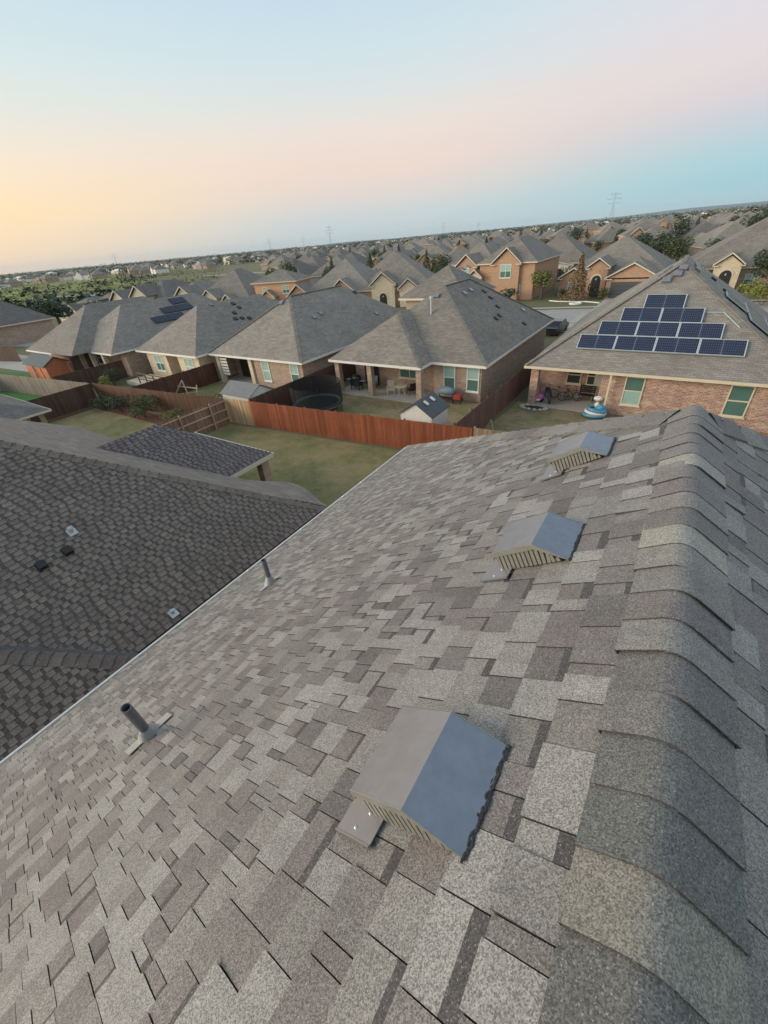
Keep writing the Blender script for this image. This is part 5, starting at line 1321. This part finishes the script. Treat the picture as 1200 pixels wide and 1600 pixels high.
rowhouse('gabled_house', 'long hip-roofed house with a lone pale gable left of the peach two-storey house', -75.5, 13, 17, 3.0, 'brick_cream', 'roof_rear', [(-1.5, 3.2, 3.4, 'brick_cream', 'win'), (2.6, 2.6, 2.7, 'brick_cream', 'arch')], p=.68)
rowhouse('gabled_house', 'house with slanting pink-stone gables, fourth row house from the left field', -83.5, 8, 14, 3.4, 'brick_cream', 'roof_rear', [(1.5, 3.4, 4.2, 'brick_cream', 'win'), (4.4, 2.2, 3.4, 'brick_orange', 'arch')])
rowhouse('gabled_house', 'house with a tall pink-brick gable and dark hip roof beyond the row of grey roofs', -91.5, 9.5, 15, 3.6, 'brick_cream', 'roof_cool', [(-.8, 4.0, 4.6, 'brick_cream', 'win')], p=.6)
rowhouse('gabled_house', 'house with a large cream triangular gable left of the pink-brick gable', -99.0, 10, 15, 3.4, 'brick_cream', 'roof_cool', [(1.0, 5.0, 3.6, 'brick_cream', 'none'), (-3.2, 2.6, 2.4, 'brick_cream', 'arch')], p=.5)
rowhouse('gabled_house', 'small house with a low cream gable next to the leftmost gables', -106.5, 8, 13, 2.8, 'brick_cream', 'roof_cool', [(1.2, 3.0, 2.8, 'brick_cream', 'win')], p=.55)
rowhouse('gabled_house', 'leftmost house of the row, two little pale gables by the dark trees', -114.5, 9, 13, 2.5, 'brick_cream', 'roof_cool', [(-1.8, 3.0, 2.3, 'brick_cream', 'win'), (2.3, 3.0, 2.2, 'brick_cream', 'arch')], p=.4)
# ---------------------------------------------------------------- rows farther off: prototypes copied
def proto(kind, wall, roof, w, dpt, ez, gables, p=.62):
    t = thing('suburban_house', (0, 0, 0), 'x', 'house', 'houses of the far rows', local=True)
    body(t, -w/2, w/2, 1.6, dpt, ez, wall, roof, p=p)
    for (gx, gw, gz, kk) in gables:
        front_gable(t, gx-gw/2, gx+gw/2, 0, 2.5, gz, .8, wall, roof, arch=(1.2, 2.4) if kk == 'arch' else None, win=(1.3, 1.4, .9 if gz < 4 else 3.2) if kk == 'win' else None)
    return t
protos = [
    (proto('a', 'brick_orange', 'roof_warm', 13, 17, 3.0, [(-3, 5, 3.2, 'win'), (2.5, 3, 3.6, 'arch')]), 'orange-brick house with two gables'),
    (proto('b', 'brick_cream', 'roof_warm', 12.5, 16, 3.0, [(3, 4.2, 3.4, 'none'), (-2, 2.8, 3.8, 'arch')], .68), 'cream stone twin-gabled house'),
    (proto('c', 'brick_tan', 'roof_rear', 13, 18, 3.0, [(2.8, 5.2, 3.0, 'none')], .66), 'tan house with one gable'),
    (proto('d', 'brick_orange', 'roof_rear', 12, 13, 5.6, [(-2.5, 4.5, 5.4, 'win'), (3, 2.6, 3.4, 'arch')], .55), 'two-storey brick house'),
    (proto('e', 'brick_tan', 'roof_cool', 13.5, 17, 3.0, [(-3, 4, 3.0, 'win')], .62), 'charcoal-roofed tan house'),
]
def where(x, y):
    a = math.degrees(math.atan2(x, y))
    return ('over the green field at far left' if a < -62 else 'above the left grey roofs' if a < -52 else 'above the charcoal hip roofs' if a < -42 else 'left of the upper-storey house roof' if a < -33 else 'above the upper-storey house roof' if a < -25 else 'by the two-storey brick house' if a < -15 else 'above the arched garage house' if a < -6 else 'above the solar-panel house' if a < 2 else 'near the right edge')
def depth(x, y):
    d_ = math.hypot(x, y); return 'near' if d_ < 140 else 'mid-distance' if d_ < 200 else 'farther' if d_ < 270 else 'distant' if d_ < 420 else 'far-off' if d_ < 800 else 'farthest'
first = [True]*len(protos); rr = random.Random(11)
def place(pi, x, y, rz, z0=0.):
    p_, lab = protos[pi]
    if first[pi]: first[pi] = False; o = p_
    else: o = copy_tree(p_)
    o.location = (x, y, z0); o.rotation_euler = (0, 0, rz); o['label'] = depth(x, y)+' '+lab+' '+where(x, y); o['group'] = o['label']
    return o
occupied = []
for off, face in ((52, 0), (86, 0), (128, 1), (173, 0), (215, 1), (262, 0), (304, 1)):
    x = -60 - off*.9
    while x < 40+off*.35:
        yy = y2(x)+off
        if off == 52: ang = math.pi+math.atan2(y2(x+6)-y2(x-6), 12)
        else: ang = math.atan2(y2(x+6)-y2(x-6), 12)+(math.pi if face else 0)
        if rr.random() < .93 and not (off == 52 and -36 < x < -17):
            yloc = yy+(19 if abs(ang) > 2 else 0)
            pi = rr.choice((0, 1, 1, 2, 2, 4, 4)) if rr.random() < .9 else 3
            place(pi, x, yloc, ang+rr.uniform(-.03, .03))
        x += rr.uniform(14.2, 16.4)
for i_, ok in enumerate(first):
    if ok: place(i_, -60+i_*20, 470, 0)

# ---------------------------------------------------------------- far houses (too small to show parts)
def far_house(wallm, roofm, w, dpt, ez):
    mb = MB(); mb.m = 0; mb.box(-w/2, w/2, 0, dpt, 0, ez); mb.m = 1; hip_faces(mb, -w/2-.4, w/2+.4, -.4, dpt+.4, ez, .5)
    mb.m = 0; mb.face([(-w*.3, -.6, ez), (w*.05, -.6, ez), (-w*.125, -.6, ez+w*.15)]); mb.box(-w*.3, w*.05, -.6, 0, 0, ez)
    o = mb.build('distant_house', (wallm, roofm)); return o
fps = [(far_house('white', 'roof_cool', 15, 11, 3.2), 'tiny white-walled house', 'white far-off houses'), (far_house('cream', 'roof_rear', 14, 12, 3.6), 'tiny cream-walled house', 'cream far-off houses'),
       (far_house('brick_tan', 'roof_warm', 15, 12, 3.2), 'tiny tan house', 'tan far-off houses'), (far_house('cream', 'white', 17, 9, 3.2), 'long white building', 'white far-off sheds')]
fused = [False]*4
def place_far(i_, x, y, rz, sc=1.):
    o, lab, grp = fps[i_]
    if fused[i_]: o = o.copy(); col.objects.link(o)
    fused[i_] = True; o.location = (x, y, 0); o.rotation_euler = (0, 0, rz); o.scale = (sc, sc, sc); tag(o, depth(x, y)+' '+lab+' '+where(x, y), 'house', depth(x, y)+' '+lab+' '+where(x, y))
for k_ in range(250):
    az = math.radians(rr.uniform(-76, 9)); dist = rr.uniform(380, 1500) if az > math.radians(-50) else rr.uniform(440, 1100)
    x, y = dist*math.sin(az), dist*math.cos(az)
    if y < y2(max(-260, min(60, x)))+330 and x > -260: continue
    place_far(rr.choice((0, 1, 1, 2, 2, 2, 2, 3) if rr.random() < .5 else (0, 1, 2, 2)), x, y, rr.uniform(-.6, .6), rr.uniform(.8, 1.2))

for k_ in range(40):
    az = math.radians(rr.uniform(-72, -36)); dist = rr.uniform(460, 1250); x, y = dist*math.sin(az), dist*math.cos(az)
    if y < y2(max(-260, min(60, x)))+330 and x > -260: continue
    place_far(rr.choice((0, 0, 1, 3)), x, y, rr.uniform(-.6, .6), rr.uniform(.8, 1.2))

# ---------------------------------------------------------------- scattered trees, brush and tree cover
tp = [tree('yard_tree', 0, 0, 6.5, 5.5, 'leaf_dark', 'x', n=1100, ls=.36, seed=3), tree('yard_tree', 0, 0, 5.5, 5.0, 'leaf', 'x', n=1100, ls=.34, seed=4), tree('yard_tree', 0, 0, 7.5, 4.0, 'leaf_dark', 'x', n=1100, ls=.34, conic=True, seed=5), tree('yard_tree', 0, 0, 4.5, 4.6, 'leaf_field', 'x', n=1000, ls=.30, seed=6)]
tl = [('dark green yard tree', 'dark yard trees'), ('mid green yard tree', 'green yard trees'), ('narrow dark yard tree', 'narrow yard trees'), ('olive yard tree', 'olive yard trees')]
for q, l_ in zip(tp, tl): q['label'] = l_[0]; q['group'] = l_[1]
tu = [False]*4
def place_tree(i_, x, y, sc):
    o = tp[i_]
    if tu[i_]: o = copy_tree(o)
    tu[i_] = True; o.location = (x, y, 0); o.scale = (sc, sc, sc*rr.uniform(.85, 1.15)); o.rotation_euler.z = rr.uniform(0, 6)
    o['label'] = depth(x, y)+' '+tl[i_][0]+' '+where(x, y); o['group'] = o['label']
for k_ in range(130):
    off = rr.choice((44, 47, 50, 76, 80, 120, 122, 165, 170, 210, 255, 300)); x = rr.uniform(-60-off*.9, 45+off*.35)
    place_tree(rr.choice((0, 0, 1, 1, 2, 3)), x, y2(x)+off+rr.uniform(-3, 3), rr.uniform(.7, 1.25))
for (x, y, i_, sc) in ((-6.2, 122, 0, 1.3), (-3.5, 118, 1, 1.3), (-9.5, 124, 3, 1.2), (-7, 180, 0, 1.4), (-3, 210, 2, 1.3), (12.5, 160, 0, 1.5), (15, 168, 0, 1.4), (10, 172, 0, 1.3), (20, 175, 0, 1.5), (-60, 84, 1, 1.0), (-57, 86, 0, .9), (-69, 66, 0, .8), (-48, 92, 0, .9), (-45, 90, 1, .9)):
    place_tree(i_, x, y, sc)
def clump(mb, x, y, w, h, r, n=12, z0=0.):
    for k_ in range(n):
        t_ = r.uniform(0, 6.283); rd = r.random()**.5*w/2; zz = z0+h*r.uniform(.12, 1)*(1-(rd/(w/2))**2*.6)
        p = Vector((x+math.cos(t_)*rd, y+math.sin(t_)*rd, zz)); s_ = min(w, h)*.42
        a = Vector((r.uniform(-1, 1), r.uniform(-1, 1), r.uniform(-.5, .5))).normalized()*s_*r.uniform(.6, 1.2); b = a.cross(Vector((r.uniform(-.6, .6), r.uniform(-.6, .6), 1))).normalized()*s_*r.uniform(.5, .9)
        v = r.random(); mb.face([p-a*.5, p-b*.5, p+a*.5, p+b*.5], (v, v, v))
# brush field on the left
mb = MB(); r = random.Random(9)
for k_ in range(2600):
    az = math.radians(r.uniform(-86, -52)); dist = r.uniform(135, 520)**1.0
    x, y = dist*math.sin(az), dist*math.cos(az)
    if x > -125 or y > 150+(-x-260)*.4+60: continue
    if y > y2(max(-260, x))+50 and x > -200: continue
    b_ = math.sin(dist*.045+az*3)+r.uniform(-.8, .8)
    if b_ < .35: continue
    clump(mb, x, y, r.uniform(4, 9), r.uniform(1.2, 3.0), r, 14)
tag(mb.build('brush', 'leaf_field'), 'olive scrub covering the field beyond the left houses', 'brush', None, 'stuff')
mb = MB()
for k_ in range(170):
    dist = r.choice((r.uniform(175, 195), r.uniform(310, 325), r.uniform(176, 185))); az = math.radians(r.uniform(-84, -60)); x, y = dist*math.sin(az), dist*math.cos(az)
    if x > -128: continue
    clump(mb, x, y, r.uniform(5, 9), r.uniform(3, 5.5), r, 16)
tag(mb.build('tree_belt', 'leaf_dark'), 'dark belts of trees crossing the field at the left', 'trees', None, 'stuff')
# far tree cover up to the horizon
mb = MB()
for k_ in range(7200):
    az = math.radians(r.uniform(-82, 14)); dist = 340*(2600/340)**(r.random()**.8)
    x, y = dist*math.sin(az), dist*math.cos(az)
    if x > -260-100 and y < y2(max(-260, min(60, x)))+330: continue
    if math.degrees(az) < -50 and dist < 480+8*max(0, -50-math.degrees(az)): continue
    h = r.uniform(4, 9) if dist < 1600 else r.uniform(7, 13)
    clump(mb, x, y, h*r.uniform(1.2, 2.2), h, r, 9)
tag(mb.build('distant_tree_cover', 'leaf_dark'), 'distant dark tree cover reaching the horizon', 'trees', None, 'stuff')
mb = MB()
for k_ in range(2600):
    az = math.radians(r.uniform(-82, 14)); dist = r.uniform(340, 1300); x, y = dist*math.sin(az), dist*math.cos(az)
    if x > -360 and y < y2(max(-260, min(60, x)))+330: continue
    if math.degrees(az) < -50 and dist < 480: continue
    h = r.uniform(3, 6); clump(mb, x, y, h*r.uniform(1.2, 2.2), h, r, 9)
tag(mb.build('distant_brush', 'leaf'), 'mid-green distant foliage between the far houses', 'trees', None, 'stuff')

# low hills on the right horizon, haze blue put into their colour
mb = MB(); pts = []
for k_ in range(60):
    az = math.radians(-40+k_*1.3); h = 8+30*max(0, math.sin((k_-20)*.08))+4*math.sin(k_*.7); pts.append((az, h))
for (a, h0), (b, h1) in zip(pts[:-1], pts[1:]):
    D0, D1 = 5200, 6000
    P0, P1 = (D0*math.sin(a), D0*math.cos(a)), (D0*math.sin(b), D0*math.cos(b)); Q0, Q1 = (D1*math.sin(a), D1*math.cos(a)), (D1*math.sin(b), D1*math.cos(b))
    mb.face([(*P0, 0), (*P1, 0), (*Q1, h1), (*Q0, h0)])
struct(mb.build('hills', 'hill', None, True))

# ---------------------------------------------------------------- pylons
def pylon(az, dist, h, label):
    x, y = dist*math.sin(az), dist*math.cos(az); t = thing('power_pylon', (x, y, 0), label, 'pylon', 'pylons on the horizon', rz=-az, local=True)
    mb = MB(); w = .10*h; tk = .0055*h
    for a in (-1, 1):
        for b in (-1, 1):
            mb.bar((a*w, b*w, 0), (a*w*.22, b*w*.22, h*.62), tk); mb.bar((a*w*.22, b*w*.22, h*.62), (a*w*.12, b*w*.12, h), tk)
    for k_ in range(8):
        z0, z1 = h*.62*k_/8, h*.62*(k_+1)/8; f0, f1 = 1-.78*k_/8, 1-.78*(k_+1)/8
        for b in (-1, 1): mb.bar((-w*f0, b*w*f0, z0), (w*f1, b*w*f1, z1), tk*.7); mb.bar((w*f0, b*w*f0, z0), (-w*f1, b*w*f1, z1), tk*.7)
    mb.build('tower', 'steel', t)
    for z_, l_ in ((.66, .22), (.80, .27), (.94, .18)):
        mb = MB(); mb.bar((-l_*h, 0, h*z_), (l_*h, 0, h*z_), tk*1.1); mb.bar((-l_*h, 0, h*z_), (0, 0, h*(z_+.06)), tk*.7); mb.bar((l_*h, 0, h*z_), (0, 0, h*(z_+.06)), tk*.7); mb.build('cross_arm', 'steel', t)
def azpx(x, y):
    u, v, w = (x-600)/630, (y-800)/630, 1
    d_ = [RX[i][0]*u+RX[i][1]*v+RX[i][2]*w for i in range(3)]; return math.atan2(d_[0], d_[1])
for (px_, top, dist, h, lab) in ((955, 305, 1250, 56, 'tallest lattice pylon on the horizon at the right'), (693, 350, 2000, 45, 'faint lattice pylon above the two-storey brick house roof'), (748, 352, 2100, 38, 'smallest faint pylon, just right of the one over the brick house'), (512, 360, 1400, 52, 'lattice pylon on the horizon in the middle of the picture'), (468, 378, 1900, 40, 'thin pylon left of the middle one'), (413, 380, 1900, 42, 'small pylon above the white buildings'), (155, 405, 1500, 34, 'thin pylon at the far left above the trees')):
    pylon(azpx(px_, 340), dist, h, lab)

# parked cars by the kerb between the centre house and the solar house
def car(x, y, rz, label, paint):
    t = thing('parked_car', (x, y, 0), label, 'car', rz=rz, local=True)
    mb = MB(); pr = [(-2.2, .35), (-2.15, .85), (-1.5, .95), (-.9, 1.42), (.7, 1.45), (1.4, .98), (2.15, .82), (2.25, .4)]
    for (a, b) in zip(pr[:-1], pr[1:]): mb.face([(a[0], -.85, a[1]), (b[0], -.85, b[1]), (b[0], .85, b[1]), (a[0], .85, a[1])][::-1])
    mb.face([(p_[0], -.85, p_[1]) for p_ in pr]); mb.face([(p_[0], .85, p_[1]) for p_ in pr][::-1]); mb.face([(-2.2, -.85, .35), (-2.2, .85, .35), (2.25, .85, .4), (2.25, -.85, .4)]); mb.build('body', paint, t)
    for sg in (-1, 1):
        mb = MB(); mb.face([(-1.35, sg*.86, .97), (1.25, sg*.86, .99), (.65, sg*.86, 1.36), (-.85, sg*.86, 1.36)]); mb.build('side_window', 'glass_dark', t)
        for cx in (-1.35, 1.4): mb = MB(); mb.tube((cx, sg*.72, .33), (cx, sg*.88, .33), .33, .33, 14); mb.build('wheel', 'black', t)
    return t
car(-11.6, 52.5, 1.5, 'dark car parked just beyond the right side of the patio house', 'car_dark'); car(-8.2, 54.0, 1.5, 'white car parked in the drive behind the solar-panel house fence', 'car_white')
drive(-9.4, 66, 4)

# ---------------------------------------------------------------- air
HAZE = 0.00007
if HAZE:
    mb = MB(); mb.box(-7000, 7000, -400, 7000, -1, 75); hz = mb.build('haze', 'white'); hz.data.materials.clear()
    hm = bpy.data.materials.new('haze_air'); hm.use_nodes = True; hm.node_tree.nodes.clear()
    pv = hm.node_tree.nodes.new('ShaderNodeVolumePrincipled'); pv.inputs['Density'].default_value = HAZE; pv.inputs['Color'].default_value = (.80, .90, .95, 1)
    ho = hm.node_tree.nodes.new('ShaderNodeOutputMaterial'); hm.node_tree.links.new(pv.outputs[0], ho.inputs['Volume'])
    hz.data.materials.append(hm); tag(hz, 'thin evening haze over the whole neighbourhood', 'haze', None, 'stuff')
